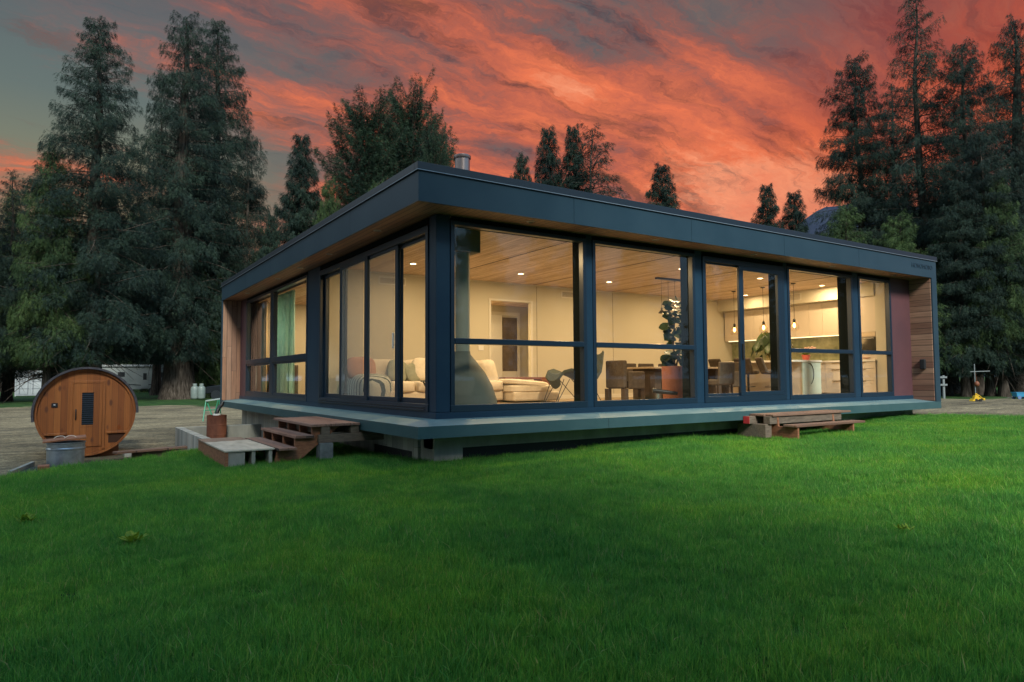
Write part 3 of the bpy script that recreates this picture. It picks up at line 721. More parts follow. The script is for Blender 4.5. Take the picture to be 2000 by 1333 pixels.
# ------------------------------------------------------------------ pendants
M['cord'] = mat('black cord', (.02, .018, .016), .6)
M['bulb'] = mat('glowing filament bulb', (1, .7, .3), emit=(1.0, .46, .12), estr=16)
for y, l in ((3.98, 'glowing amber bulb pendant left-most of the three over the island'), (3.07, 'glowing amber bulb pendant in the middle of the three over the island'), (2.19, 'glowing amber bulb pendant nearest the kitchen window, right of the post')):
    x = 11.17; t = thing('pendant_lamp', l, 'pendant lamp', (x, y, 3.05), group='amber bulb pendants over the island'); o = (x, y, 3.05)
    b = MB(o); b.lathe(x, y, [(.06, 3.061), (.06, 3.045), (.012, 3.035)], 16); b.build('ceiling_rose', 'black', t, 0, True)
    b = MB(o); b.tube([(x, y, 3.04), (x, y, 2.16)], .005, 6); b.build('cord', 'cord', t)
    b = MB(o); b.lathe(x, y, [(.012, 2.19), (.03, 2.17), (.032, 2.10), (.024, 2.085)], 14); b.build('socket', 'black', t, 0, True)
    b = MB(o); b.lathe(x, y, [(.014, 2.085), (.026, 2.055), (.032, 2.02), (.026, 1.985), (.010, 1.965)], 14); b.build('bulb', 'bulb', t, 0, True)
    b = MB(o)
    for k in range(8):
        a = k*math.pi/4; b.tube([(x+r*math.cos(a), y+r*math.sin(a), z) for r, z in ((.03, 2.10), (.10, 2.02), (.11, 1.95), (.07, 1.89))], .0035, 5)
    b.build('wire_cage', 'brass', t)
    ld = bpy.data.lights.new('pendant_bulb', 'POINT'); ld.energy = 9; ld.color = (1., .56, .20); ld.shadow_soft_size = .13
    lo = bpy.data.objects.new('pendant_bulb', ld); C.objects.link(lo); lo.parent = t; lo.location = (0, 0, -1.3)
t = thing('bar_pendant', 'black ceiling bar hanging five thin cords with small dark shades over the dining table', 'pendant lamp', (8.1, 3.2, 3.05)); o = (8.1, 3.2, 3.05)
b = MB(o); b.box(7.5, 8.75, 3.16, 3.24, 3.02, 3.0612); b.build('ceiling_bar', 'black', t, .004)
for i, x in enumerate((7.66, 7.88, 8.10, 8.32, 8.54)):
    zb = 2.24
    b = MB(o); b.tube([(x, 3.2, 3.02), (x, 3.2, zb+.08)], .004, 6); b.build('cord', 'cord', t)
    b = MB(o); b.lathe(x, 3.2, [(.018, zb+.13), (.022, zb+.07), (.045, zb+.05), (.085, zb), (.08, zb), (.03, zb+.045)], 18); b.build('shade', 'black', t, 0, True)

# ------------------------------------------------------------------ stove, sofa, chairs
M['hood'] = mat('dark stove enamel', (.13, .135, .11), .7, spec=.2)
o = (1.36, 1.28, ZF); t = thing('stove', 'dark conical freestanding stove with a tall flue pipe in the house corner', 'stove', o)
b = MB(o); b.lathe(o[0], o[1], [(.30, ZF+.001), (.55, ZF+.03), (.53, ZF+.2), (.46, ZF+.42), (.35, ZF+.62), (.21, ZF+.80), (.125, ZF+.90), (.118, ZF+.95)], 36); b.build('hood', 'hood', t, 0, True)
b = MB(o); b.lathe(o[0], o[1], [(.113, ZF+.951), (.113, 3.0)], 28); b.build('flue', mat('grey flue enamel', (.30, .30, .245), .6, spec=.2), t, 0, True)
b = MB(o); b.box(o[0]-.21, o[0]+.21, o[1]-.21, o[1]+.21, 2.72, 3.0612); b.build('ceiling_box', 'hood', t, .01)
M['linen'] = mat('cream linen', rough=.9, spec=.2, fn=mottled((.66, .60, .50), (.74, .68, .58), 9), bump=(90, .3, .006))
M['blush'] = mat('dusty pink linen', rough=.9, spec=.2, fn=mottled((.40, .23, .18), (.48, .29, .23), 9))
M['sage'] = mat('grey green linen', rough=.9, spec=.2, fn=mottled((.26, .28, .22), (.33, .35, .28), 9))
M['stripes'] = None
def stripe_fn(t, p):
    xyz = t.sep(t.n('ShaderNodeTexCoord').outputs['Object'])
    q = t.m('FRACT', t.m('MULTIPLY', t.m('ADD', xyz[1], t.m('MULTIPLY', xyz[0], .35)), 9.0))
    return t.mix(t.m('LESS_THAN', q, .36), (.55, .56, .48), (.06, .085, .085))
M['stripes'] = mat('striped throw', rough=.95, spec=.1, fn=stripe_fn)
M['walnut'] = mat('walnut', rough=.45, fn=mottled((.16, .065, .045), (.24, .10, .065), 3, stretch=(1, 8, 8)))
o = (2.7, 5.2, ZF); t = thing('sofa', 'long cream linen sofa standing along the back wall of the living room', 'sofa', o)
b = MB(o); b.box(1.1, 4.25, 4.62, 5.62, ZF+.05, ZF+.27); b.build('base', 'linen', t, .04)
for x0, x1 in ((1.1, 2.14), (2.15, 3.19), (3.2, 4.25)):
    b = MB(o); b.blob((x0+x1)/2, 5.02, ZF+.37, (x1-x0)/2, .47, .115, sq=.25); b.build('seat_cushion', 'linen', t, 0, True)
    b = MB(o); b.blob((x0+x1)/2, 5.44, ZF+.66, (x1-x0)/2, .17, .27, sq=.35, rot=Matrix.Rotation(R(-10), 3, 'X')); b.build('back_cushion', 'linen', t, 0, True)
b = MB(o); b.box(1.1, 4.25, 5.50, 5.66, ZF+.06, ZF+.74); b.build('back_frame', 'linen', t, .04)
b = MB(o)
for x in (1.2, 4.15):
    for y in (4.7, 5.55): b.box(x-.03, x+.03, y-.03, y+.03, ZF, ZF+.049)
b.build('feet', 'walnut', t)
o = (4.95, 4.75, ZF); t = thing('chaise', 'cream chaise section with a loose pillow top at the right end of the sofa', 'chaise', o)
b = MB(o); b.box(4.27, 5.50, 4.25, 5.55, ZF+.03, ZF+.24); b.build('base', 'linen', t, .04)
b = MB(o); b.blob(4.80, 4.75, ZF+.30, .58, .52, .085, sq=.3); b.build('seat_cushion', 'linen', t, 0, True)
b = MB(o); b.blob(4.76, 4.68, ZF+.415, .56, .46, .075, sq=.55, rot=Matrix.Rotation(R(5), 3, 'Y')); b.build('loose_cushion', 'linen', t, 0, True)
b = MB(o); b.blob(3.98, 4.98, ZF+.66, .17, .30, .27, sq=.4, rot=Matrix.Rotation(R(-16), 3, 'Y')); b.build('back_cushion', 'linen', t, 0, True)
o = (5.2, 5.0, ZF); t = thing('wooden_side_shelf', 'walnut side shelf wrapping the outer arm of the chaise', 'side table', o)
b = MB(o); b.box(4.55, 5.78, 5.02, 5.30, ZF+.50, ZF+.55); b.build('top', 'walnut', t, .006)
b = MB(o); b.box(5.515, 5.78, 4.95, 5.29, ZF+.02, ZF+.499); b.build('side', 'walnut', t, .006)
def pillow(x, y, z, w, h, th, ry, m, label, rz=0.):
    b = MB((x, y, z)); rot = Matrix.Rotation(rz, 3, 'Z') @ Matrix.Rotation(R(-16), 3, 'X') @ Matrix.Rotation(ry, 3, 'Y')
    b.blob(x, y, z, w/2, th/2, h/2, sq=.55, rot=rot); return tag(b.build('pillow', m, None, 0, True), label, 'pillow', 'pillows on the sofa')
pillow(2.55, 5.10, ZF+.72, .56, .50, .2, R(5), 'linen', 'large cream pillow at the right of the sofa, seen past the door jamb')
pillow(2.30, 5.08, ZF+.66, .40, .40, .16, R(-20), 'sage', 'grey green pillow leaning on the large cream pillow')
pillow(1.95, 5.12, ZF+.69, .44, .46, .16, R(14), 'sage', 'second grey green pillow, in the middle of the sofa')
pillow(1.12, 5.0, ZF+.74, .62, .46, .2, R(0), 'blush', 'dusty pink pillow above the striped throw')
pillow(3.02, 5.08, ZF+.70, .42, .46, .16, R(12), 'blush', 'small pink pillow at the right end of the sofa back')
o = (1.25, 4.75, ZF); t = thing('daybed', 'low upholstered daybed under a grey and white striped throw by the side door', 'daybed', o)
b = MB(o); b.box(.92, 1.55, 4.25, 5.60, ZF+.04, ZF+.30); b.build('base', 'linen', t, .03)
b = MB(o); b.blob(1.22, 4.92, ZF+.30, .36, .72, .34, sq=.6, n=24, h=14); b.build('striped_throw', 'stripes', t, 0, True)
o = (2.15, 3.6, ZF); t = thing('side_table', 'slim metal-legged side table in front of the sofa', 'side table', o)
M['greymetal'] = mat('grey green metal', (.20, .21, .16), .5)
b = MB(o); b.box(1.85, 2.45, 3.4, 3.8, ZF+.47, ZF+.50); b.build('top', 'greymetal', t, .004)
for x in (1.9, 2.4):
    b = MB(o); b.bar((x, 3.42, ZF+.47), (x+.1, 3.78, ZF), .022, .022); b.bar((x, 3.78, ZF+.47), (x+.1, 3.42, ZF), .022, .022); b.build('leg', 'greymetal', t)
# rocking lounge chair in profile
o = (5.55, 3.6, ZF); t = thing('lounge_chair', 'grey green shell lounge chair on thin wire legs, half hidden by the window post', 'lounge chair', o)
sec = [(4.86, .34), (4.80, .46), (4.90, .60), (5.08, .64), (5.30, .58), (5.55, .47), (5.76, .46), (5.90, .60), (5.99, .82), (6.07, 1.04)]
b = MB(o); vs = []; fs = []; W = .34; n = len(sec); K = 7
for sd_ in (0, .045):
    for i, (x, z) in enumerate(sec):
        wd = W*(.45+.55*math.sin(math.pi*(i+.6)/n))
        for k in range(K):
            q = -1+2*k/(K-1); vs.append((x+(.0 if sd_ == 0 else .03), 3.6+q*wd, ZF+z-sd_+.09*q*q))
for s_ in range(2):
    for i in range(n-1):
        for k in range(K-1):
            a = s_*n*K+i*K+k; fs.append((a, a+1, a+K+1, a+K))
for i in range(n-1):
    fs.append((i*K, (i+1)*K, n*K+(i+1)*K, n*K+i*K)); fs.append((i*K+K-1, (i+1)*K+K-1, n*K+(i+1)*K+K-1, n*K+i*K+K-1))
b.add(vs, fs); b.build('shell', mat('grey green leather', (.042, .058, .052), .7), t, 0, True)
for y in (3.38, 3.82):
    b = MB(o)
    for a, c in (((4.95, .50), (4.74, .03)), ((5.1, .50), (4.78, .03)), ((5.15, .50), (5.65, .03)), ((5.7, .42), (5.62, .03)), ((5.7, .42), (5.95, .03))): b.tube([(a[0], y, ZF+a[1]), (c[0], y, ZF+c[1])], .008, 6)
    b.tube([(4.66, y, ZF+.02), (4.9, y, ZF+.012), (5.8, y, ZF+.012), (6.05, y, ZF+.03)], .010, 6); b.build('wire_leg', 'black', t)

# ------------------------------------------------------------------ dining
M['brown'] = mat('brown upholstery', rough=.85, spec=.2, fn=mottled((.060, .048, .038), (.085, .068, .054), 14))
M['table'] = mat('table wood', rough=.4, fn=mottled((.34, .26, .18), (.44, .34, .24), 2, stretch=(1, 10, 10)))
M['darkwood'] = mat('dark wood', rough=.5, fn=mottled((.045, .032, .026), (.068, .048, .038), 3, stretch=(8, 8, 1)))
o = (8.1, 3.25, ZF); t = thing('dining_table', 'long wooden dining table on two slab legs behind the second picture window', 'dining table', o)
b = MB(o); b.box(6.95, 9.55, 2.78, 3.72, ZF+.72, ZF+.76); b.build('tabletop', 'table', t, .005)
for x in (7.2, 9.2): b = MB(o); b.box(x-.10, x+.10, 2.9, 3.6, ZF, ZF+.719); b.build('leg', 'darkwood', t, .006)
def chair():
    t = thing('dining_chair', 'x', 'dining chair', group='brown upholstered dining chairs')
    b = MB(); b.box(-.24, .24, -.23, .25, .34, .47); b.build('seat', 'brown', t, .03)
    b = MB(); b.prism([(.20, .36), (.27, .36), (.31, .86), (.24, .87)], 0, -.24, .24); b.build('backrest', 'brown', t, .025)
    for x in (-.2, .2):
        b = MB(); b.box(x-.02, x+.02, -.21, -.17, 0, .339); b.build('leg', 'darkwood', t)
        b = MB(); b.box(x-.02, x+.02, .20, .24, 0, .339); b.build('leg', 'darkwood', t)
    return t
def head_chair():
    t = thing('dining_chair', 'x', 'dining chair', group='brown upholstered dining chairs')
    b = MB(); b.box(-.28, .28, -.25, .22, .30, .46); b.build('seat', 'brown', t, .03)
    b = MB(); b.box(-.30, .30, .225, .33, .30, .90); b.build('backrest', 'brown', t, .03)
    for s in (-1, 1): b = MB(); b.box(s*.285, s*.35, -.24, .224, .28, .66); b.build('armrest', 'brown', t, .025)
    for x in (-.27, .27):
        for y in (-.2, .28): b = MB(); b.box(x-.055, x+.055, y-.05, y+.05, 0, .285); b.build('leg', 'darkwood', t)
    return t
c0 = chair(); h0 = head_chair()
h0.location = (6.52, 3.2, ZF); h0.rotation_euler = (0, 0, R(90)); h0['label'] = 'brown dining armchair at the left end of the table, seen from its side'
copy_tree(h0, (9.85, 3.25, ZF), R(-90), 'brown dining armchair at the right end of the table, through the slider')
c0.location = (7.55, 3.95, ZF); c0['label'] = 'brown dining chair on the far side of the table, next to the left armchair'
for x, y, rz, l in ((8.15, 3.98, 0, 'brown dining chair on the far side of the table, middle of the row'), (8.8, 3.95, 0, 'brown dining chair on the far side of the table, behind the tall plant'),
                    (7.5, 2.52, 180, 'brown dining chair on the window side of the table, left of the terracotta planter'), (8.7, 2.5, 180, 'brown dining chair on the window side, right of the terracotta planter')):
    copy_tree(c0, (x, y, ZF), R(rz+random.uniform(-5, 5)), l)
t = thing('wine_bottle', 'dark bottle with a pale stripe standing on the dining table', 'bottle', (7.9, 3.1, ZF+.76)); b = MB((7.9, 3.1, ZF+.76))
b.lathe(7.9, 3.1, [(.036, ZF+.761), (.036, ZF+.95), (.014, ZF+1.0), (.014, ZF+1.05)], 14); b.build('bottle', mat('dark glass', (.02, .03, .02), .1), t, 0, True)
# bar stools
def stool():
    t = thing('bar_stool', 'x', 'bar stool', group='swivel stools at the island')
    b = MB(); b.blob(0, 0, .64, .24, .23, .06, sq=.6); b.build('seat', 'brown', t, 0, True)
    b = MB(); b.prism([(.12, .62), (.20, .62), (.34, .98), (.28, 1.0), (.20, .80)], 0, -.22, .22); b.build('backrest', 'brown', t, .03)
    b = MB(); b.cyl(0, 0, .02, .60, .028, 14); b.build('column', 'black', t, 0, True)
    b = MB(); b.lathe(0, 0, [(.22, 0), (.22, .012), (.05, .03)], 24); b.build('base', 'black', t, 0, True)
    b = MB(); b.tube([(-.16*math.cos(a), -.16*math.sin(a), .28) for a in np.linspace(-1.6, 1.6, 12)], .010, 6); b.build('footrest', 'black', t)
    return t
s0 = stool(); s0.location = (10.42, 3.75, ZF); s0.rotation_euler = (0, 0, R(80)); s0['label'] = 'brown bar stool at the left of the island, beside the dining armchair'
copy_tree(s0, (10.42, 3.0, ZF), R(100), 'brown bar stool behind the sliding door stile, its seat turned to the glass')
copy_tree(s0, (10.45, 2.35, ZF), R(55), 'brown bar stool in the sliding leaf, below the hanging plant leaves')

# ------------------------------------------------------------------ indoor plants
def leaf_fn(c1, c2):
    def fn(t, p):
        r = t.n('ShaderNodeAttribute', attribute_name='rnd').outputs['Fac']; return t.ramp(r, [(0, c1), (1, c2)])
    return fn
M['fig'] = leafy('fig leaf', leaf_fn((.020, .040, .018), (.050, .085, .034)), .35, .25, .4)
def leaf_mesh(leaves):
    """leaves: (base, dir, normal-ish, length, width) -> cupped oval leaves"""
    V, F, A = [], [], []
    prof = [(0, .05), (.15, .45), (.4, .9), (.65, 1.), (.85, .7), (1., .08)]
    for bs, d, up, L, W in leaves:
        d = Vector(d).normalized(); s = d.cross(Vector(up)).normalized(); nrm = s.cross(d); k0 = len(V); rn = random.random()
        for f, w in prof:
            c = Vector(bs)+d*(L*f)-nrm*(.16*L*f*f)
            for q in (-1, 0, 1): V.append(c+s*(q*w*W/2)+nrm*(abs(q)*.10*W)); A.append(rn)
        for i in range(len(prof)-1):
            for q in range(2): a = k0+i*3+q; F.append((a, a+1, a+4, a+3))
    return np.array([tuple(v) for v in V]), np.array(F), np.array(A)
def planter_fn(): return mottled((.20, .072, .042), (.27, .10, .06), 5)
o = (6.25, 1.5, ZF); t = thing('potted_fig', 'tall broad-leaved fig in a terracotta cylinder just inside the second picture window', 'potted plant', o)
b = MB(o); b.lathe(6.25, 1.5, [(.225, ZF), (.25, ZF+.3), (.255, ZF+.74), (.235, ZF+.745), (.22, ZF+.70)], 32); b.build('pot', mat('terracotta', rough=.8, fn=planter_fn()), t, 0, True)
b = MB(o); b.tube([(6.25, 1.5, ZF+.68), (6.24, 1.52, ZF+1.2), (6.27, 1.48, ZF+1.85)], [.022, .018, .010], 8); b.tube([(6.27, 1.5, ZF+.68), (6.40, 1.46, ZF+1.2), (6.46, 1.5, ZF+1.8)], [.018, .015, .008], 8)
b.build('stem', mat('bark stem', (.09, .06, .04), .8), t, 0, True)
rs = random.Random(5); L = []
for i in range(118):
    z = ZF+.76+1.25*(i/117)+rs.uniform(-.05, .05); a = i*2.4+rs.uniform(-.4, .4)
    if 1.02 < z-ZF < 1.14: continue
    base = Vector((6.31+.09*math.cos(a), 1.5+.07*math.sin(a), z)); ln = rs.uniform(.15, .26)*(1.05-.2*(i/117))
    L.append((base-Vector(o), (math.cos(a), math.sin(a), rs.uniform(-.5, .7)), (-.55+rs.uniform(-.6, .6), -.85+rs.uniform(-.6, .6), .7), ln*1.1, ln*rs.uniform(.75, .95)))
V, F, A = leaf_mesh(L); link('foliage', fastmesh('foliage', V, F, 'fig', {'rnd': ('POINT', A)}, smooth=True), t)
o = (11.3, 3.02, 1.166); t = thing('potted_plant', 'drooping big-leaved plant in a glass vase standing on the island top', 'potted plant', o)
b = MB(o); b.lathe(11.3, 3.02, [(.06, 1.166), (.075, 1.22), (.07, 1.36), (.08, 1.42)], 18); b.build('vase', 'bulb_glass', t, 0, True)
b = MB(o); rs = random.Random(9); L = []
for i in range(30):
    a = rs.uniform(0, 6.28); r = rs.uniform(.05, .42); zt = 2.02-.95*r*r*2.2-rs.uniform(0, .35); p1 = Vector((11.3+r*math.cos(a), 3.02+r*math.sin(a), zt))
    b.tube([(11.3, 3.02, 1.2), (11.3+.3*r*math.cos(a), 3.02+.3*r*math.sin(a), 1.6), p1], .006, 5)
    L.append((p1-Vector(o), (math.cos(a)*.6, math.sin(a)*.6, -.75), (math.cos(a), math.sin(a), .6), rs.uniform(.26, .40), rs.uniform(.15, .24)))
b.build('stem', mat('green stem', (.10, .12, .05), .6), t)
V, F, A = leaf_mesh(L); link('foliage', fastmesh('foliage', V, F, 'fig', {'rnd': ('POINT', A)}, smooth=True), t)
o = (12.0-.3, 2.25, 1.166); t = thing('flower_pot', 'red pot with green leaves and pink flowers on the island corner', 'potted plant', o)
b = MB(o); b.lathe(o[0], o[1], [(.07, 1.166), (.10, 1.28), (.105, 1.30)], 20); b.build('pot', mat('red glaze', (.38, .07, .05), .35), t, 0, True)
L = []; rs = random.Random(2)
for i in range(26): a = rs.uniform(0, 6.28); L.append(((.03*math.cos(a), .03*math.sin(a), .12), (math.cos(a), math.sin(a), rs.uniform(.5, 2.2)), (0, 0, 1), rs.uniform(.14, .26), .055))
V, F, A = leaf_mesh(L); link('foliage', fastmesh('foliage', V, F, leafy('fresh leaf', leaf_fn((.09, .16, .03), (.17, .26, .06)), .5, .3), {'rnd': ('POINT', A)}), t)
b = MB(o)
for i in range(16): b.blob(o[0]+rs.uniform(-.05, .16), o[1]+rs.uniform(-.16, .02), 1.46+rs.uniform(-.04, .04), .03, .03, .022, n=8, h=5)
b.build('flower', mat('pale pink petals', (.55, .36, .28), .8), t, 0, True)
for x, y, l in ((12.75, 1.72, 'pink fruit bowl on the counter beside the dark window jamb'), (12.75, 1.25, 'pink fruit bowl below the built-in oven')):
    t = thing('fruit_bowl', l, 'fruit bowl', (x, y, 1.166), group='bowls on the counter'); b = MB((x, y, 1.166))
    b.lathe(x, y, [(.06, 1.166), (.16, 1.215), (.165, 1.22), (.14, 1.215)], 20); b.build('bowl', mat('blush glaze', (.52, .27, .19), .4), t, 0, True)
    for k in range(5): b = MB((x, y, 1.166)); b.blob(x+.07*math.cos(k*1.26), y+.07*math.sin(k*1.26), 1.235, .042, .042, .04, n=12, h=7); b.build('fruit', mat('fruit', (.60, .30, .18), .4), t, 0, True)
t = thing('faucet', 'slim arched black tap at the island sink', 'tap', (11.55, 2.7, 1.166)); b = MB((11.55, 2.7, 1.166))
b.tube([(11.55, 2.7, 1.166), (11.55, 2.7, 1.48)]+[(11.55, 2.70-.10+.10*math.cos(a), 1.48+.10*math.sin(a)) for a in np.linspace(.3, 3.1, 9)]+[(11.55, 2.5, 1.42)], .012, 8); b.build('spout', 'black', t, 0, True)
b = MB((11.55, 2.7, 1.166)); b.bar((11.55, 2.7, 1.23), (11.63, 2.7, 1.27), .012, .012); b.build('lever', 'black', t)
# small telescope by the window
o = (5.62, 1.35, ZF); t = thing('telescope', 'small black telescope on a short tripod on the floor by the window', 'telescope', o)
b = MB(o); b.tube([(5.55, 1.42, ZF+.28), (5.98, 1.2, ZF+.22)], [.05, .035], 14); b.build('tube', 'black', t, 0, True)
b = MB(o); b.cyl(5.62, 1.35, ZF+.12, ZF+.22, .03, 12); b.build('mount', mat('grey mount', (.18, .20, .19), .4, .4), t, 0, True)
for a in (0.4, 2.5, 4.6): b = MB(o); b.bar((5.62, 1.35, ZF+.15), (5.62+.18*math.cos(a), 1.35+.18*math.sin(a), ZF), .02, .02); b.build('leg', 'black', t)
# ------------------------------------------------------------------ bedroom
def curtain(x, y0, y1, z0, z1, m, label):
    n = 60; V = []; F = []
    for i in range(n+1):
        y = y0+(y1-y0)*i/n; dx = .045*math.sin(i*.95)+.015*math.sin(i*2.3)
        V += [(x+dx, y, z0), (x+dx*.8, y, z1)]
    for i in range(n): F.append((2*i, 2*i+2, 2*i+3, 2*i+1))
    o = link('curtain', fastmesh('curtain', np.array(V)-np.array((x, y0, z0)), np.array(F), m, smooth=True), None, (x, y0, z0))
    sm = o.modifiers.new('thickness', 'SOLIDIFY'); sm.thickness = .006; return tag(o, label, 'curtain')
M['turq'] = leafy('turquoise cloth', mottled((.46, .72, .70), (.56, .80, .78), 6), .9, .55, .1)
M['sheer'] = mat('cream cloth', (.62, .50, .34), .9)
curtain(.98, 9.3, 10.9, ZF+.02, 3.03, 'turq', 'turquoise full-length curtain gathered behind the bedroom window')
curtain(.98, 12.1, 13.0, ZF+.02, 3.03, 'sheer', 'cream full-length curtain at the far end of the bedroom window')
o = (1.6, 6.75, ZF); t = thing('bedside_table', 'small white bedside table inside the bedroom window', 'bedside table', o)
b = MB(o); b.box(.95, 1.4, 6.75, 7.15, ZF+.5, ZF+.53); b.build('top', 'white', t, .004)
for x in (.98, 1.37):
    for y in (6.78, 7.12): b = MB(o); b.box(x-.015, x+.015, y-.015, y+.015, ZF, ZF+.499); b.build('leg', 'white', t)
o = (2.4, 11.6, ZF); t = thing('dresser', 'brown wooden dresser at the far side of the bedroom', 'dresser', o)
b = MB(o); b.box(1.15, 2.0, 12.45, 12.95, ZF+.1, ZF+.95); b.build('carcass', 'darkwood', t, .006)
for k in range(3): b = MB(o); b.box(1.18, 1.97, 12.43, 12.449, ZF+.13+.27*k, ZF+.38+.27*k); b.build('drawer', 'darkwood', t, .004)
# ------------------------------------------------------------------ wooden steps and bits by the side door
M['plank'] = mat('weathered plank', rough=.8, fn=planks([(.20, .105, .075), (.26, .15, .11), (.16, .08, .055), (.23, .14, .11)], 0, 1, .14, 4, .006, .8))
M['plank_x'] = mat('weathered plank long', rough=.8, fn=planks([(.15, .082, .055), (.20, .118, .082), (.12, .062, .042), (.17, .10, .072)], 1, 0, .14, 4, .006, .8))
M['lumber'] = mat('red brown lumber', rough=.75, fn=mottled((.17, .065, .032), (.28, .12, .06), 6, stretch=(2, 2, 6)))
M['beam'] = mat('grey brown beam', rough=.85, fn=mottled((.085, .065, .05), (.16, .125, .095), 6, stretch=(1, 6, 6)))
M['red'] = mat('red painted end', (.45, .03, .035), .6)
o = (-.4, 3.0, -.4); t = thing('wooden_steps', 'weathered wooden steps with a wide plank landing by the side sliding doors', 'steps', o)
b = MB(o)
for i in range(5): b.box(-.76+.15*i, -.76+.15*i+.144, 2.0+.02*(i % 2), 4.17-.03*(i % 3), .075, .113)
b.build('landing', 'plank', t, .004)
b = MB(o); b.box(-.98, -.70, 2.04, 4.12, -.085, -.045); b.build('tread', 'plank', t, .005)
b = MB(o); b.box(-1.24, -.98, 1.93, 4.1, -.235, -.2); b.build('tread', 'plank', t, .005)
for y in (2.12, 2.75, 3.4, 3.98):
    b = MB(o); b.prism([(-.72, .07), (-.30, .07), (-1.02, -.50), (-1.26, -.45), (-1.22, -.24), (-.97, -.24), (-.97, -.09), (-.72, -.09)], 1, y-.02, y+.02); b.build('stringer', 'lumber', t, .004)
for x in (-.60, -.02-.13):
    b = MB(o); b.box(x, x+.13, 2.03, 4.1, -.045, .0745); b.build('joist', 'beam', t, .005)
b = MB(o); b.box(-.64, .40, 2.03, 2.12, -.165, -.046); b.build('beam', 'beam', t, .005)
b = MB(o); b.box(-.64, .40, 3.9, 3.99, -.165, -.046); b.build('beam', 'beam', t, .005)
o = (-.53, 2.08, -.45); t = thing('cinder_block', 'grey cinder block propping the corner beam of the side steps', 'concrete block', o)
b = MB(o); b.box(-.63, -.43, 2.0, 2.19, -.55, -.168); b.build('block', mat('dark concrete block', rough=.9, fn=mottled((.10, .115, .12), (.17, .19, .195), 9)), t, .008)  # block tone darker than the foundation concrete
o = (-1.55, 3.1, -.45); t = thing('platform', 'low wooden platform with a pale plywood top lying at the foot of the side steps', 'platform', o)
M['ply'] = mat('pale plywood', rough=.8, fn=lambda t, p: t.mix(t.smooth(t.m('ADD', t.sep(t.n('ShaderNodeTexCoord').outputs['Object'])[1], t.m('MULTIPLY', t.noise(None, 2.5, 4), .9)), .95, 1.0),
      t.ramp(t.noise(None, 5, 5, .65), [(.35, (.34, .31, .25)), (.65, (.50, .46, .38))]), t.ramp(t.noise(None, 4, 5, .65), [(.35, (.17, .11, .075)), (.65, (.26, .18, .13))])))
b = MB(o); b.box(-1.93, -1.26, 2.05, 4.35, -.222, -.2); b.build('plywood_top', 'ply', t, .003)
b = MB(o); b.box(-1.92, -1.88, 2.06, 4.33, -.42, -.2225); b.box(-1.879, -1.28, 4.29, 4.33, -.42, -.2225); b.build('side_board', 'lumber', t, .004)
for x in (-1.86, -1.55, -1.32): b = MB(o); b.box(x-.02, x+(.20 if x < -1.8 else .03), 2.07, 2.30, -.46, -.2225); b.build('foot', 'concrete', t, .006)
# front steps
o = (7.8, -.4, -.25); t = thing('wooden_steps', 'low weathered wooden step with a plank top on the lawn before the front sliding door', 'steps', o)
b = MB(o)
for i in range(3): b.box(6.52+.05*(i == 0), 8.98-.04*i, -.47+.152*i, -.47+.152*i+.147, .072, .108)
b.build('landing', 'plank_x', t, .005)
b = MB(o); b.box(6.66, 8.78, -.86, -.60, -.10, -.062); b.build('tread', 'plank_x', t, .005)
for x in (6.72, 8.40): b = MB(o); b.prism([(-.44, .07), (-.02, .07), (-.02, -.35), (-.84, -.35), (-.84, -.102), (-.46, -.102)], 0, x, x+.045); b.build('stringer', 'lumber', t, .004)
b = MB(o); b.box(6.36, 8.9, -.14, -.012, -.06, .0715); jb = b.build('joist', 'beam', t, .005)
b = MB(o); b.box(6.352, 6.3595, -.139, -.013, -.059, .0705); b.build('painted_end', 'red', jb)
b = MB(o); b.box(6.52, 8.7, -.44, -.31, -.06, .0715); b.build('joist', 'beam', t, .005)
b = MB(o); b.box(6.45, 6.62, -.40, .2, -.30, -.061); b.build('post', 'beam', t, .008)

# lightwell of concrete with a rusty barrel
o = (-1.5, 8, -.9); t = thing('concrete_lightwell', 'low open concrete box wall built against the far left foundation', 'concrete wall', o)
b = MB(o); b.box(-1.56, -1.40, 4.9, 10.1, -1.0, -.35); b.build('wall', 'concrete_board', t, .008)
b = MB(o); b.box(-1.399, .379, 9.94, 10.1, -1.0, -.352); b.build('wall', 'concrete', t, .008)
M['rust'] = mat('rusty steel', rough=.8, fn=mottled((.10, .032, .018), (.21, .075, .042), 4, stretch=(1, 1, .5)), bump=(30, .3, .008))
p = at(423, 840, 16.4); bx, by = p.x, p.y
t = thing('rusty_barrel', 'rust-red steel barrel standing inside the concrete box under a black downpipe', 'barrel', (bx, by, -.72)); b = MB((bx, by, -.72))
b.lathe(bx, by, [(.205, -.8), (.222, -.78), (.222, -.55), (.230, -.54), (.222, -.53), (.222, -.32), (.230, -.31), (.222, -.30), (.222, -.09), (.228, -.075), (.205, -.075), (.205, -.13)], 32); b.build('drum', 'rust', t, 0, True)
b = MB((bx, by, -.72)); b.lathe(bx, by, [(.09, -.129), (.09, -.045), (.05, -.045)], 16); b.build('collar', 'white', t, 0, True)
b = MB(); b.tube([(bx+.0, by, -.06), (bx+.01, by, .02), (bx+.06, by+.05, .10), (bx+.13, by+.10, .17), (bx+.15, by+.11, .24)], .045, 12); tag(b.build('downpipe', 'black', None, 0, True), 'short black bent downpipe running from the deck edge into the rusty barrel', 'downpipe')
o = (-2.0, 8.3, -.85); t = thing('boardwalk', 'pair of long planks laid between the sauna and the concrete box', 'boardwalk', o)
pz = -.70
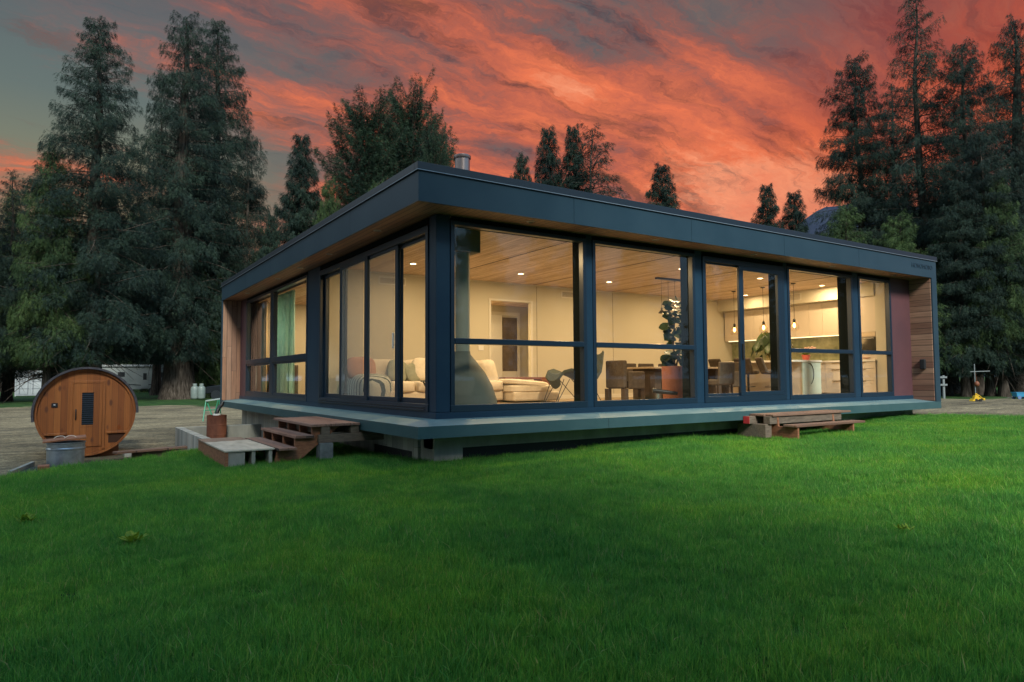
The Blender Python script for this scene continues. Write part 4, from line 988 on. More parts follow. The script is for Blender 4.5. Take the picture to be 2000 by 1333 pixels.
b = MB(o); b.add([(-2.95, 8.05, pz), (-2.88, 7.80, pz), (-1.2, 8.2, pz+.02), (-1.2, 8.5, pz+.02), (-2.95, 8.05, pz+.04), (-2.88, 7.80, pz+.04), (-1.2, 8.2, pz+.06), (-1.2, 8.5, pz+.06)], [(3, 2, 1, 0), (4, 5, 6, 7), (0, 1, 5, 4), (1, 2, 6, 5), (2, 3, 7, 6), (3, 0, 4, 7)]); b.build('plank', 'plank_x', t, .004)
b = MB(o); b.box(-2.7, -1.62, 8.6, 9.2, -.9, -.78); b.build('slab', 'concrete', t, .006)
b = MB(o); b.box(-2.6, -1.3, 8.1, 8.2, -.95, -.70); b.build('bearer', 'beam', t, .004)

# ------------------------------------------------------------------ barrel sauna
sx, sy, sz, sr, slen = -3.39, 9.05, .10, .915, 2.3
o = (sx, sy+1.1, -.83); t = thing('barrel_sauna', 'round wooden barrel sauna with a plank door and dark curved roof on the gravel', 'sauna', o)
M['pine'] = mat('orange pine boards', rough=.55, fn=planks([(.27, .085, .018), (.33, .112, .025), (.21, .062, .013), (.30, .098, .021)], 0, 2, .115, 9, .004, .55))
def knot(t, p):
    c = planks([(.27, .085, .018), (.33, .112, .025), (.21, .062, .013), (.30, .098, .021)], 0, 2, .115, 9, .004, .6)(t, p)
    v = t.n('ShaderNodeTexVoronoi'); v.inputs['Scale'].default_value = 4.2; v.inputs['Randomness'].default_value = 1
    t.l(t.vm('MULTIPLY', t.n('ShaderNodeTexCoord').outputs['Object'], (1.3, 0, .6)), v.inputs['Vector'])
    return t.mix(t.m('MULTIPLY', t.smooth(v.outputs['Distance'], .24, .10), .9), c, (.10, .03, .012))
M['pine_knot'] = mat('knotty pine', rough=.5, fn=knot)
M['shingle'] = mat('dark roofing', rough=.85, fn=mottled((.035, .036, .046), (.065, .062, .075), 20))
n = 40
b = MB(o); vs = []; fs = []                                    # staves
for ring, (r, y) in enumerate(((sr, sy), (sr, sy+slen), (sr-.045, sy+slen), (sr-.045, sy))):
    vs += [(sx+r*math.cos(2*math.pi*k/n), y, sz+r*math.sin(2*math.pi*k/n)) for k in range(n)]
for a in range(4):
    for k in range(n): fs.append((a*n+k, a*n+(k+1) % n, ((a+1) % 4)*n+(k+1) % n, ((a+1) % 4)*n+k))
b.add(vs, fs); b.build('staves', 'pine', t)
b = MB(o); vs = []; fs = []; m = 30                              # roof
a0, a1 = R(-2), R(190)
for ring, (r, y) in enumerate(((sr+.048, sy-.07), (sr+.048, sy+slen+.06), (sr+.004, sy+slen+.06), (sr+.004, sy-.07))):
    vs += [(sx+r*math.cos(a0+(a1-a0)*k/m), y, sz+r*math.sin(a0+(a1-a0)*k/m)) for k in range(m+1)]
for a in range(4):
    for k in range(m): fs.append((a*(m+1)+k, a*(m+1)+k+1, ((a+1) % 4)*(m+1)+k+1, ((a+1) % 4)*(m+1)+k))
for k in (0, m): fs.append(tuple(a*(m+1)+k for a in range(4)))
b.add(vs, fs); b.build('roof', 'shingle', t)
def disc(y0, y1, r, m_, name, par):
    b = MB(o); b.prism([(sx+r*math.cos(2*math.pi*k/n), sz+r*math.sin(2*math.pi*k/n)) for k in range(n)], 1, y0, y1); return b.build(name, m_, par)
fw_ = disc(sy+.06, sy+.10, sr-.046, 'pine_knot', 'front_wall', t); disc(sy+slen-.08, sy+slen-.03, sr-.046, 'pine', 'back_wall', t)
yf = sy+.06
b = MB(o); b.box(sx-.30, sx-.25, yf-.03, yf-.001, -.68, .72); b.box(sx+.29, sx+.34, yf-.03, yf-.001, -.68, .72); b.box(sx-.30, sx+.34, yf-.032, yf-.001, .721, .775); b.build('door_frame', 'pine', fw_, .004)
b = MB(o); b.box(sx-.247, sx+.287, yf-.022, yf-.001, -.62, .718); dr = b.build('door', 'pine_knot', t, .004)
b = MB(o); b.box(sx-.10, sx+.14, yf-.034, yf-.0225, -.20, -.165); b.box(sx-.10, sx+.14, yf-.034, yf-.0225, .52, .55); b.build('window_trim', 'pine', dr)
b = MB(o); b.box(sx-.085, sx+.125, yf-.028, yf-.0225, -.163, .518)
b.build('window', mat('dark sauna glass', (.006, .010, .018), .12), dr)
b = MB(o)
for k in range(15): b.box(sx-.083, sx+.123, yf-.0315, yf-.0285, -.15+.044*k, -.122+.044*k)
b.build('blind', mat('dark slats', (.012, .02, .034), .4), dr)
b = MB(o); b.tube([(sx-.19, yf-.03, -.05), (sx-.19, yf-.055, 0), (sx-.19, yf-.055, .12), (sx-.19, yf-.03, .17)], .012, 8); b.build('handle', 'black', dr)
b = MB(o); b.box(sx-.62, sx-.51, yf-.02, yf-.001, .22, .31); cp = b.build('control_panel', 'gap', t, .003)
b = MB(o); b.box(sx-.585, sx-.55, yf-.022, yf-.0205, .262, .285); b.build('display', mat('small display', (.5, .5, .52), .4), cp)
for s in (-1, 1):
    x0, x1 = (sx-.74, sx-.34) if s < 0 else (sx+.38, sx+.76)
    b = MB(o); b.box(x0, x1, yf-.05, yf-.001, -.36, -.315); bn = b.build('bench', 'pine', t, .006)
    b = MB(o); b.prism([(x0+.03, -.37), (x1-.03, -.37), (x1-.03 if s < 0 else x1-.12, -.56), (x0+.12 if s < 0 else x0+.03, -.56)], 1, yf-.006, yf-.0012); b.build('painted_shade', mat('painted bench shade', (.05, .018, .008), .9), bn)  # flat dark sheet paints the shade below the bench seat
b = MB(o); b.blob(sx+.60, yf-.03, -.235, .03, .028, .075, n=10, h=6); b.build('jar', 'bulb_glass', t, 0, True)
for y in (sy+.25, sy+slen-.3): b = MB(o); b.prism([(sx-.62, -.90), (sx+.62, -.90), (sx+.62, -.60), (sx+.45, -.706), (sx+.2, -.798), (sx, -.818), (sx-.2, -.798), (sx-.45, -.706), (sx-.62, -.60)], 1, y, y+.12); b.build('cradle', 'lumber', t)
# stock tank with lid
M['galv'] = mat('galvanised steel', rough=.32, metal=.85, fn=mottled((.30, .36, .42), (.46, .53, .60), 7))
tx, ty = -3.74, 7.45; o = (tx, ty, -.85); t = thing('stock_tank', 'round galvanised metal tub standing in front of the sauna', 'tub', o)
b = MB(o); b.lathe(tx, ty, [(.295, -.86), (.30, -.80), (.305, -.52), (.318, -.505), (.318, -.485), (.305, -.47), (.308, -.40), (.322, -.39), (.322, -.375), (.296, -.375), (.29, -.6)], 40); b.build('tub', 'galv', t, 0, True)
b = MB(); rot = Matrix.Rotation(R(-5), 3, 'Y')
vs = [rot @ Vector(q)+Vector((tx-.02, ty, -.335)) for q in [(x, y, z) for z in (0, .03) for x, y in ((-.34, -.32), (.34, -.32), (.34, .32), (-.34, .32))]]
b.add(vs, [(3, 2, 1, 0), (4, 5, 6, 7), (0, 1, 5, 4), (1, 2, 6, 5), (2, 3, 7, 6), (3, 0, 4, 7)])
ld = tag(b.build('tub_lid', 'lumber', None, .004), 'tilted square wooden lid lying on the galvanised tub', 'lid')
b = MB()
for x in (-.10, .07): b.tube([(tx+x+.10*math.cos(a)*.9, ty-.12+.03*math.sin(a*2), -.305+.05*math.sin(a)) for a in np.linspace(.1, 3.0, 9)], .008, 6)
h_ = b.build('handle', mat('white rope', (.6, .55, .5), .8), None, 0, True); h_.parent = ld
o = (-4.25, 7.2, -.85); t = thing('garden_bed_frame', 'dark low frame with a pale edge board lying left of the tub', 'frame', o)
b = MB(o); b.add([(-4.55, 6.35, -.86), (-4.50, 6.30, -.86), (-4.22, 7.75, -.86), (-4.28, 7.8, -.86), (-4.55, 6.35, -.74), (-4.50, 6.30, -.74), (-4.22, 7.75, -.74), (-4.28, 7.8, -.74)], [(3, 2, 1, 0), (4, 5, 6, 7), (0, 1, 5, 4), (1, 2, 6, 5), (2, 3, 7, 6), (3, 0, 4, 7)]); b.build('edge_board', 'concrete', t)
b = MB(o); b.box(-4.46, -3.9, 6.45, 7.4, -.86, -.80); b.build('mat', mat('dark mat', (.02, .026, .026), .9), t)
b = MB(o); b.box(-4.15, -3.98, 6.6, 6.9, -.799, -.72); b.build('wood_scrap', 'lumber', t)

# ------------------------------------------------------------------ things far in the yard
def ground_at(px, depth):
    p = at(px, 740, depth); return p.x, p.y, float(gz(p.x, p.y))
x, y, z = ground_at(60, 72); t = thing('shipping_container', 'white shipping container with closed double doors at the edge of the trees', 'container', (x, y, z), R(2))
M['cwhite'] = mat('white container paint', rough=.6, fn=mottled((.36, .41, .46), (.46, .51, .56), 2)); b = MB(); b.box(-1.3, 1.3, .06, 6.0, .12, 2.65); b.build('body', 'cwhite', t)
for s in (-1, 1):
    b = MB(); b.box(min(s*.02, s*1.18), max(s*.02, s*1.18), .0, .059, .22, 2.55); d = b.build('door', 'cwhite', t, .02)
    b = MB()
    for x_ in (.22, .95): b.tube([(s*x_, -.04, .2), (s*x_, -.04, 2.58)], .025, 6)
    b.build('lock_rod', mat('grey steel', (.12, .14, .17), .5), d)
    b = MB()
    for z_ in (.75, 1.5, 2.1): b.box(min(s*.1, s*1.1), max(s*.1, s*1.1), -.012, -.001, z_, z_+.05)
    b.build('crossbar', mat('grey steel', (.12, .14, .17), .5), d)
b = MB(); b.box(-1.34, -1.22, -.03, .055, .0, 2.68); b.box(1.22, 1.34, -.03, .055, 0, 2.68); b.box(-1.219, 1.219, -.03, .055, 2.58, 2.68); b.box(-1.219, 1.219, -.03, .055, .06, .18); b.build('corner_frame', 'cwhite', t)
# travel trailer, seen side-on
x, y, z = ground_at(262, 78); az = math.atan2(-RT.y, -RT.x)
t = thing('travel_trailer', 'white travel trailer with dark windows and black stripes parked under the cedars', 'trailer', (x, y, z), math.atan2(RT.y, RT.x)+R(8))
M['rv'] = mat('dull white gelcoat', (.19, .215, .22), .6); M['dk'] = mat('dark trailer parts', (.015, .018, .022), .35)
b = MB(); b.prism([(-4.4, .55), (4.6, .55), (4.6, 3.35), (-2.4, 3.45), (-3.9, 3.30), (-4.7, 2.6), (-4.8, 1.6)], 1, 0, 2.4); b.build('body', 'rv', t, .05)
b = MB(); b.box(-4.0, 4.5, -.06, .05, 3.3, 3.42); b.tube([(-3.8, -.12, 3.22), (2.5, -.12, 3.22)], .07, 8); b.build('awning', mat('grey awning', (.32, .34, .35), .6), t)
for x0, x1, z0_, z1_ in ((-1.75, -1.0, 2.0, 2.55), (-3.1, -2.5, 2.05, 2.3), (2.2, 3.4, 1.9, 2.5)): b = MB(); b.box(x0, x1, -.02, -.001, z0_, z1_); b.build('window', 'dk', t, .01)
b = MB(); b.box(.75, 1.55, -.03, -.001, .75, 2.65); d = b.build('door', 'rv', t, .02); b = MB(); b.box(.98, 1.36, -.045, -.031, 1.65, 2.4); b.build('window', 'dk', d)
b = MB(); b.prism([(-4.6, 1.75), (-2.2, 1.30), (.7, 1.08), (3.0, 1.2), (3.0, 1.12), (.7, .99), (-2.2, 1.2), (-4.7, 1.6)], 1, -.012, -.001); b.build('stripe', 'dk', t)
b = MB()
for k in range(3): b.box(.85, 1.5, -.55-.22*k+.3, -.3-.22*k+.3, .6-.2*k, .64-.2*k)
b.build('step', 'dk', t)
for x_ in (1.9, 2.75): b = MB(); b.tube([(x_, -.02, .37), (x_, .25, .37)], .37, 20); b.build('wheel', 'dk', t)
b = MB(); b.bar((-4.6, 1.2, .5), (-5.9, 1.2, .45), .15, .12); b.build('hitch', 'dk', t)
# propane tanks
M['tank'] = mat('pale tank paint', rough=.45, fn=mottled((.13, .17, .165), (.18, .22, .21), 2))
for px, l in ((381, 'white upright propane tank partly hidden by the big cedar trunk'), (394, 'white upright propane tank standing clear, right of the cedar trunk')):
    x, y, z = ground_at(px, 54); z += .10; t = thing('propane_tank', l, 'gas tank', (x, y, z), group='propane tanks by the cedar')
    b = MB(); b.lathe(0, 0, [(.22, 0), (.28, .05), (.30, .12), (.30, .82), (.26, .95), (.14, 1.02)], 24); b.build('cylinder', 'tank', t, 0, True)
    b = MB(); b.lathe(0, 0, [(.15, 1.0), (.16, 1.12), (.15, 1.22), (.13, 1.22), (.13, 1.0)], 18); b.build('collar', 'tank', t, 0, True)
# dark pickup behind the house corner
x, y, z = ground_at(474, 55); t = thing('pickup_truck', 'dark pickup truck parked beyond the house, only its nose showing', 'truck', (x, y, z), math.atan2(RT.y, RT.x))
b = MB(); b.prism([(-2.7, .5), (2.8, .5), (2.8, 1.15), (.9, 1.18), (.5, 1.75), (-.9, 1.78), (-1.35, 1.22), (-2.55, 1.08), (-2.72, .85)], 1, -.9, .9); b.build('body', mat('black car paint', (.008, .010, .013), .15), t, .08)
for s in (-1, 1): b = MB(); b.prism([(.42, 1.2), (.3, 1.68), (-.8, 1.70), (-1.15, 1.22)], 1, min(s*.901, s*.912), max(s*.901, s*.912)); b.build('window', 'dk', t)
b = MB(); b.box(-2.76, -2.70, -.62, .62, .62, .95); b.build('grille', mat('chrome', (.5, .5, .52), .15, 1.), t, .02)
for s in (-1, 1): b = MB(); b.box(-2.735, -2.60, s*.74-.13, s*.74+.13, .80, .98); b.build('headlight', mat('headlight glass', (.5, .52, .55), .1), t, .02)
for x_ in (-1.75, 1.75):
    for s in (-1, 1): b = MB(); b.tube([(x_, s*.74, .39), (x_, s*.93, .39)], .39, 20); b.build('wheel', 'dk', t)
# green sawhorse
x, y, z = ground_at(415, 27); t = thing('sawhorse', 'green folding metal sawhorse on the gravel left of the house', 'sawhorse', (x, y, z), R(20)); M['green'] = mat('green metal', (.03, .22, .13), .45)
b = MB(); b.bar((-.3, -.1, .80), (.42, .1, .86), .06, .05); b.build('rail', mat('pale metal', (.35, .42, .40), .5), t)
for s, tt in ((-.25, -.5), (-.22, -.05), (.25, .2), (.3, .55)): b = MB(); b.bar((s, 0, .8), (tt, .25*(1 if tt > 0 else -1), 0), .035, .035); b.build('leg', 'green', t)
b = MB(); b.bar((-.35, 0, .42), (.38, 0, .45), .03, .03); b.build('brace', 'green', t)
# right side of the yard
x, y, z = ground_at(1906, 33.5); t = thing('toy_digger', 'yellow plastic toy digger left on the gravel', 'toy', (x, y, z), math.atan2(RT.y, RT.x)); t.scale = (.72,)*3; M['yel'] = mat('yellow plastic', (.58, .36, .02), .4)
b = MB(); b.prism([(-.22, .12), (.20, .12), (.22, .26), (.08, .30), (.04, .42), (-.16, .42), (-.22, .28)], 1, -.13, .13); b.build('body', 'yel', t, .02)
b = MB(); b.bar((-.05, 0, .30), (.0-.06, 0, .56), .06, .06); b.bar((-.06, 0, .56), (.22, 0, .38), .05, .05); b.bar((.20, .0, .40), (.42, 0, .20), .04, .04); b.build('boom', 'yel', t, .008)
b = MB(); b.prism([(.38, .22), (.50, .24), (.52, .08), (.40, .10)], 1, -.1, .1); b.build('bucket', 'yel', t, .01)
b = MB(); b.prism([(-.42, .03), (-.24, .05), (-.24, .2), (-.30, .2)], 1, -.2, .2); b.build('blade', 'yel', t, .01)
for x_ in (-.14, .14):
    for s in (-1, 1): b = MB(); b.tube([(x_, s*.13, .10), (x_, s*.20, .10)], .10, 16); b.build('wheel', 'black', t)
x, y, z = ground_at(1992, 36.5); t = thing('wagon', 'blue plastic wagon standing at the edge of the gravel on the right', 'wagon', (x, y, z), math.atan2(RT.y, RT.x)); t.scale = (.75,)*3; M['blue'] = mat('blue plastic', (.03, .20, .36), .4)
b = MB(); b.prism([(-.42, .16), (.46, .16), (.52, .46), (-.48, .46)], 1, -.25, .25); b.build('tub', 'blue', t, .02)
b = MB(); b.box(-.52, .56, -.28, .28, .461, .50); b.build('rim', 'blue', t, .01)
for x_ in (-.3, .34):
    for s in (-1, 1): b = MB(); b.tube([(x_, s*.24, .13), (x_, s*.31, .13)], .13, 16); b.build('wheel', mat('blue grey', (.10, .16, .30), .5), t)
b = MB(); b.tube([(-.5, 0, .2), (-.85, 0, .12), (-1.1, 0, .06)], .018, 6); b.build('handle', 'black', t)
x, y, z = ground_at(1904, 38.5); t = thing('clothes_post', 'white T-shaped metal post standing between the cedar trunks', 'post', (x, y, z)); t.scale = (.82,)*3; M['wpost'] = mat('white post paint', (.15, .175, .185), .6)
q = MB(); q.tube([(0, 0, 0), (0, 0, 2.35)], .035, 8); q.build('upright', 'wpost', t)
q = MB(); q.bar((-RT.x*.3, -RT.y*.3, 1.82), (RT.x*1.05, RT.y*1.05, 1.86), .05, .05); q.build('crossbar', 'wpost', t)
q = MB((x, y, z+.80)); q.blob(x+.03, y-.08, z+.80, .13, .13, .16, n=14, h=8); q.tube([(x+.03, y-.08, z+.94), (x+.03, y-.02, z+1.5)], .008, 5)
tag(q.build('float_ball', mat('orange plastic', (.16, .05, .02), .6), None, 0, True), 'orange ball hanging on a line below the white post crossbar', 'ball')
x, y, z = ground_at(1830, 38); t = thing('rail_fence', 'short white rail fence showing past the right edge of the house', 'fence', (x, y, z), math.atan2(RT.y, RT.x))
for zz in (.72, 1.14): q = MB(); q.box(-1.6, .55, -.03, .03, zz, zz+.10); q.build('rail', 'wpost', t)
for xx in (-1.5, .35): q = MB(); q.box(xx, xx+.1, .031, .13, 0, 1.3); q.build('post', 'wpost', t)
# two bright weed tufts and a dandelion head in the lawn
M['weed'] = leafy('weed leaf', leaf_fn((.10, .20, .015), (.20, .30, .025)), .5, .3)
for px, py, l, sc in ((52, 1000, 'yellow-green weed tuft at the left edge of the lawn', 1.), (262, 1040, 'yellow-green weed tuft in the dark left part of the lawn', 1.), (1772, 1048, 'small yellow-green weed in the right part of the lawn', .55)):
    d = 1.16*1330/(py-740); p = at(px, py, d); zl = float(lz(p.x, p.y)); L = []; rs = random.Random(px)
    for i in range(34): a = rs.uniform(0, 6.28); L.append(((rs.uniform(-.05, .05), rs.uniform(-.05, .05), .06), (math.cos(a), math.sin(a), rs.uniform(.4, 1.6)), (0, 0, 1), sc*rs.uniform(.05, .10), sc*.028))
    V, F, A = leaf_mesh(L); tag(link('weed', fastmesh('weed', V, F, 'weed', {'rnd': ('POINT', A)}), None, (p.x, p.y, zl)), l, 'weed')
# ------------------------------------------------------------------ trees
def bark_fn(t, p):
    co = t.n('ShaderNodeTexCoord').outputs['Object']
    return t.ramp(t.noise(t.vm('MULTIPLY', co, (9, 9, .8)), 1.0, 5, .65, .4), [(.32, (.014, .012, .010)), (.5, (.052, .043, .036)), (.68, (.105, .09, .078))])
M['bark'] = mat('cedar bark', rough=.95, spec=.1, fn=bark_fn)
def needle(c0, c1, c2):
    def fn(t, p):
        r = t.n('ShaderNodeAttribute', attribute_name='rnd').outputs['Fac']
        pos = t.n('ShaderNodeNewGeometry').outputs['Position']
        c = t.ramp(r, [(0, c0), (.6, c1), (1, c2)])
        return t.mix(1., c, t.ramp(t.noise(pos, .33, 4, .6), [(.35, (.55, .6, .65)), (.65, (1.35, 1.25, 1.05))]), 'MULTIPLY')
    return fn
M['needle'] = leafy('cedar sprays', needle((.008, .019, .019), (.015, .031, .026), (.028, .048, .034)), .6, .10, .12)
M['needle_green'] = leafy('green cedar sprays', needle((.017, .038, .019), (.036, .068, .028), (.068, .105, .040)), .6, .12, .12)
M['broad'] = leafy('small broad leaves', needle((.009, .023, .017), (.018, .038, .025), (.034, .058, .032)), .6, .06, .12)
def tree_mesh(seed, H=30., Rr=4.2, start=.06, boughs=190, sprays=95, droop=.55, up=.15, size=.40, taper=.85, hang=.75, vdrop=.9, nleaf=7, fin=.42, clear=0., trunk_r=.6, flare=1.7, ragged=.45, bulge=.12, limb=True):
    g = np.random.default_rng(seed)
    # trunk with a flared, fluted foot
    nz, ns = 26, 14; zz = np.concatenate([np.linspace(0, .08, 8), np.linspace(.12, 1., nz-8)])*H; V = []; F = []
    ph = g.uniform(0, 6, 4)
    for i, z in enumerate(zz):
        t_ = z/H; r = trunk_r*(1-t_)**.9+.02; fl = math.exp(-z/(1.1))*(flare-1); wob = (math.sin(z*.35+ph[0])*.12+math.sin(z*.8+ph[1])*.05)*(1-math.exp(-z/4))
        for k in range(ns):
            a = 2*math.pi*k/ns; rr = r*(1+fl*(1+.35*math.sin(4*a+ph[2])+.2*math.sin(7*a+ph[3])))+.04*r*math.sin(5*a+ph[3])
            V.append((wob+rr*math.cos(a), wob*.6+rr*math.sin(a), z-.25*(i == 0)))
    for i in range(len(zz)-1):
        for k in range(ns): F.append((i*ns+k, i*ns+(k+1) % ns, (i+1)*ns+(k+1) % ns, (i+1)*ns+k))
    LV, LF = [], []; P, D, S_, Lr = [], [], [], []
    for i in range(boughs):
        t_ = start+(1-start)*((i+g.random())/boughs)**1.05; z0 = t_*H; u = (t_-start)/(1-start)
        prof = (1-u+.03)**taper*(1-math.exp(-(u+.06)/bulge*.9)*.45); L = Rr*prof*(1-ragged*.5+ragged*g.random()**.7)+.25
        if g.random() < .05: L *= 1.25
        az = i*2.39996+g.uniform(-.5, .5); dx, dy = math.cos(az), math.sin(az)
        a_up = up+.5*u*u+g.normal(0, .20); dr = droop*(1-.75*u)+g.normal(0, .16)
        s = np.linspace(0, 1, 6); bz = z0+L*(a_up*s-dr*s**2*1.0+.25*dr*s**4); side = g.normal(0, .10)*L*s**2
        pts = np.stack([dx*L*s-dy*side, dy*L*s+dx*side, bz], 1)
        if limb:
            k0 = len(V)+len(LV); r0 = .018*L**.8+.01
            for j, p in enumerate(pts):
                rad = r0*(1-.85*s[j])
                for q in range(3):
                    a = 2.1*q; LV.append((p[0]-dy*rad*math.cos(a), p[1]+dx*rad*math.cos(a), p[2]+rad*math.sin(a)))
            for j in range(5):
                for q in range(3): LF.append((k0+j*3+q, k0+j*3+(q+1) % 3, k0+j*3+3+(q+1) % 3, k0+j*3+3+q))
        n = max(6, int(sprays*(L/Rr)**1.15*(.6+.8*g.random())))
        f = np.clip(.02+1.03*g.random(n)**.74, 0, 1.04); w = L*.26*(1.05-.55*f); lat = g.uniform(-1, 1, n); lat = np.sign(lat)*np.abs(lat)**.8
        c = np.stack([np.interp(f, s, pts[:, q]) for q in range(3)], 1)
        c[:, 0] += -dy*lat*w; c[:, 1] += dx*lat*w; c[:, 2] += -np.abs(lat)*w*.35+g.normal(0, .10*L**.5, n)-vdrop*(1-.8*u)*g.random(n)**2*(.3+.7*f)
        d = np.stack([dx*.55-dy*lat*.8, dy*.55+dx*lat*.8, np.full(n, -hang)], 1)+g.normal(0, .24, (n, 3)); d /= np.linalg.norm(d, axis=1)[:, None]
        P.append(c); D.append(d); Lr.append(size*(.55+.75*g.random(n))*(.72+.28*(1-u)))
    # leader tuft
    n = 40; c = np.stack([g.normal(0, .10, n), g.normal(0, .10, n), H*(1-.05*g.random(n))], 1); d = g.normal(0, .5, (n, 3))+np.array([0, 0, .4]); d /= np.linalg.norm(d, axis=1)[:, None]
    P.append(c); D.append(d); Lr.append(np.full(n, size*.6))
    P = np.concatenate(P); D = np.concatenate(D); Lr = np.concatenate(Lr); kp = P[:, 2] > clear+.6*g.random(len(P)); P, D, Lr = P[kp], D[kp], Lr[kp]; N = len(P)
    ref = g.normal(0, 1, (N, 3)); S_ = np.cross(D, ref); S_ /= np.linalg.norm(S_, axis=1)[:, None]+1e-9; NN = np.cross(S_, D)
    # every spray is a feather: thin leaflets either side of a drooping axis
    tri = []
    for k, f in enumerate(np.linspace(.08, 1., nleaf)):
        sg = 0 if k == nleaf-1 else (1 if k % 2 else -1); sag = -.16*f*f
        b0 = P+D*(Lr*f*.8)[:, None]; b0[:, 2] += sag*Lr
        dd = D*.75+S_*(sg*.72)+NN*.15*sg; dd[:, 2] -= .18; dd += g.normal(0, .12, (N, 3)); dd /= np.linalg.norm(dd, axis=1)[:, None]
        ll = Lr*fin*(1.15-.55*f)*(.75+.5*g.random(N)); wv = np.cross(dd, NN+.35*g.normal(0, 1, (N, 3))); wv /= np.linalg.norm(wv, axis=1)[:, None]+1e-9
        tri.append(np.stack([b0-wv*(ll*.13)[:, None], b0+wv*(ll*.13)[:, None]+dd*(ll*.25)[:, None], b0+dd*ll[:, None]], 1))
    LVa = np.stack(tri, 1).reshape(-1, 3); fi = np.arange(len(LVa)).reshape(-1, 3)
    rn = np.repeat(np.clip(.5+.5*(g.random(N)-.5)+g.normal(0, .15, N), 0, 1), 3*nleaf)
    return np.array(V+LV), np.array(F+LF), LVa, fi, rn
PROTO = {}
def proto(key, leaf_m, **kw):
    V, F, LV, LF, rn = tree_mesh(**kw); PROTO[key] = (fastmesh(key+'_trunk', V, F, 'bark', smooth=True), fastmesh(key+'_crown', LV, LF, leaf_m, {'rnd': ('POINT', rn)}), kw['H'], kw['Rr'])
proto('ca', 'needle', seed=1, H=30., Rr=4.6, start=.10, boughs=260, sprays=390, trunk_r=.62, taper=.68, clear=2.9, hang=1.15, size=.38)
proto('cb', 'needle', seed=2, H=30., Rr=4.4, start=.11, boughs=240, sprays=390, trunk_r=1.0, flare=1.5, taper=.66, ragged=.6, hang=1.25, clear=2.9, size=.38)
proto('cc', 'needle', seed=3, H=30., Rr=4.8, start=.10, boughs=200, sprays=260, trunk_r=.42, taper=.78, ragged=.6, hang=1.1, clear=3.0, size=.40)
proto('cg', 'needle_green', seed=4, H=16., Rr=3.6, start=.10, boughs=180, sprays=330, trunk_r=.3, taper=.72, ragged=.5, size=.38, clear=2.4)
proto('cs', 'needle', seed=5, H=14., Rr=2.6, start=.05, boughs=210, sprays=330, trunk_r=.2, size=.38, up=.3, droop=.5, taper=.95, vdrop=.4)
proto('fir', 'needle', seed=6, H=18., Rr=4.2, start=.12, boughs=150, sprays=210, trunk_r=.25, up=.05, droop=.32, size=.40, hang=.25, vdrop=.15, ragged=.7, taper=.75)
proto('bl', 'broad', seed=7, H=22., Rr=5.2, start=.15, boughs=340, sprays=380, trunk_r=.35, up=.85, droop=.2, vdrop=0., size=.5, nleaf=9, fin=.36, hang=-.1, taper=.42, ragged=.7, bulge=.3)
proto('bush', 'needle_green', seed=8, H=7., Rr=3.2, start=.02, boughs=110, sprays=170, trunk_r=.12, taper=.45, droop=.6, up=.5, size=.40, ragged=.5)
proto('tall', 'needle', seed=9, H=30., Rr=4.4, start=.11, boughs=260, sprays=390, trunk_r=.40, hang=1.15, flare=1.45, taper=.68, clear=2.7, size=.40)
def tree(key, px, top, depth, label, half=None, rz=None, group='tall cedars around the yard', sink=.1, name='cedar_tree', xy=None, height=None):
    tm, cm, H0, R0 = PROTO[key]
    if xy: x, y = xy
    else: p = at(px, 700, depth); x, y = p.x, p.y
    z = float(gz(x, y))-sink
    h = height or (at(px, top, depth).z-z); sz = h/H0; sr = (half*depth/FPX/R0) if half else sz
    t = thing(name, label, 'tree', (x, y, z), random.uniform(0, 6.28) if rz is None else rz, group)
    t.scale = (sr, sr, sz)
    a = link('trunk', tm, t); c = link('crown', cm, t); return t
# left stand
tree('ca', 178, 17, 52, 'tall pointed cedar standing behind the sauna, leftmost of the three highest on the left', 135)
tree('cg', 92, 285, 50, 'shorter dark cedar at the left shoulder of the tree behind the sauna', 80)
tree('cc', 15, 330, 54, 'dark cedar at the very left edge of the photo', 90)
tree('cb', 350, 15, 58, 'tall cedar with the massive fluted trunk, middle of the left group', 118)
tree('ca', 415, 27, 66, 'tall cedar right of the massive trunk, its top close to its neighbour', 125)
tree('cc', 306, 150, 74, 'cedar between the two tall peaks on the left, its bare trunk beside the trailer', 85)
tree('cc', 478, 240, 64, 'narrower cedar sloping down toward the house roof on the left', 70)
tree('cs', 585, 260, 60, 'pointed cedar alone in the sky gap left of the leafy tree', 84)
tree('cs', 528, 420, 57, 'low cedar filling the gap beside the house fascia', 48)
tree('cg', 640, 350, 58, 'low green cedar behind the left roof edge', 50)
tree('cg', 735, 355, 50, 'bright green cedar just above the left roof edge', 58)
tree('bush', 405, 560, 60, 'light green bushy hemlock between big trunk and house', 52, name='hemlock_bush')
tree('bush', 238, 610, 90, 'drooping green hemlock boughs over the trailer roof', 60, name='hemlock_bush')
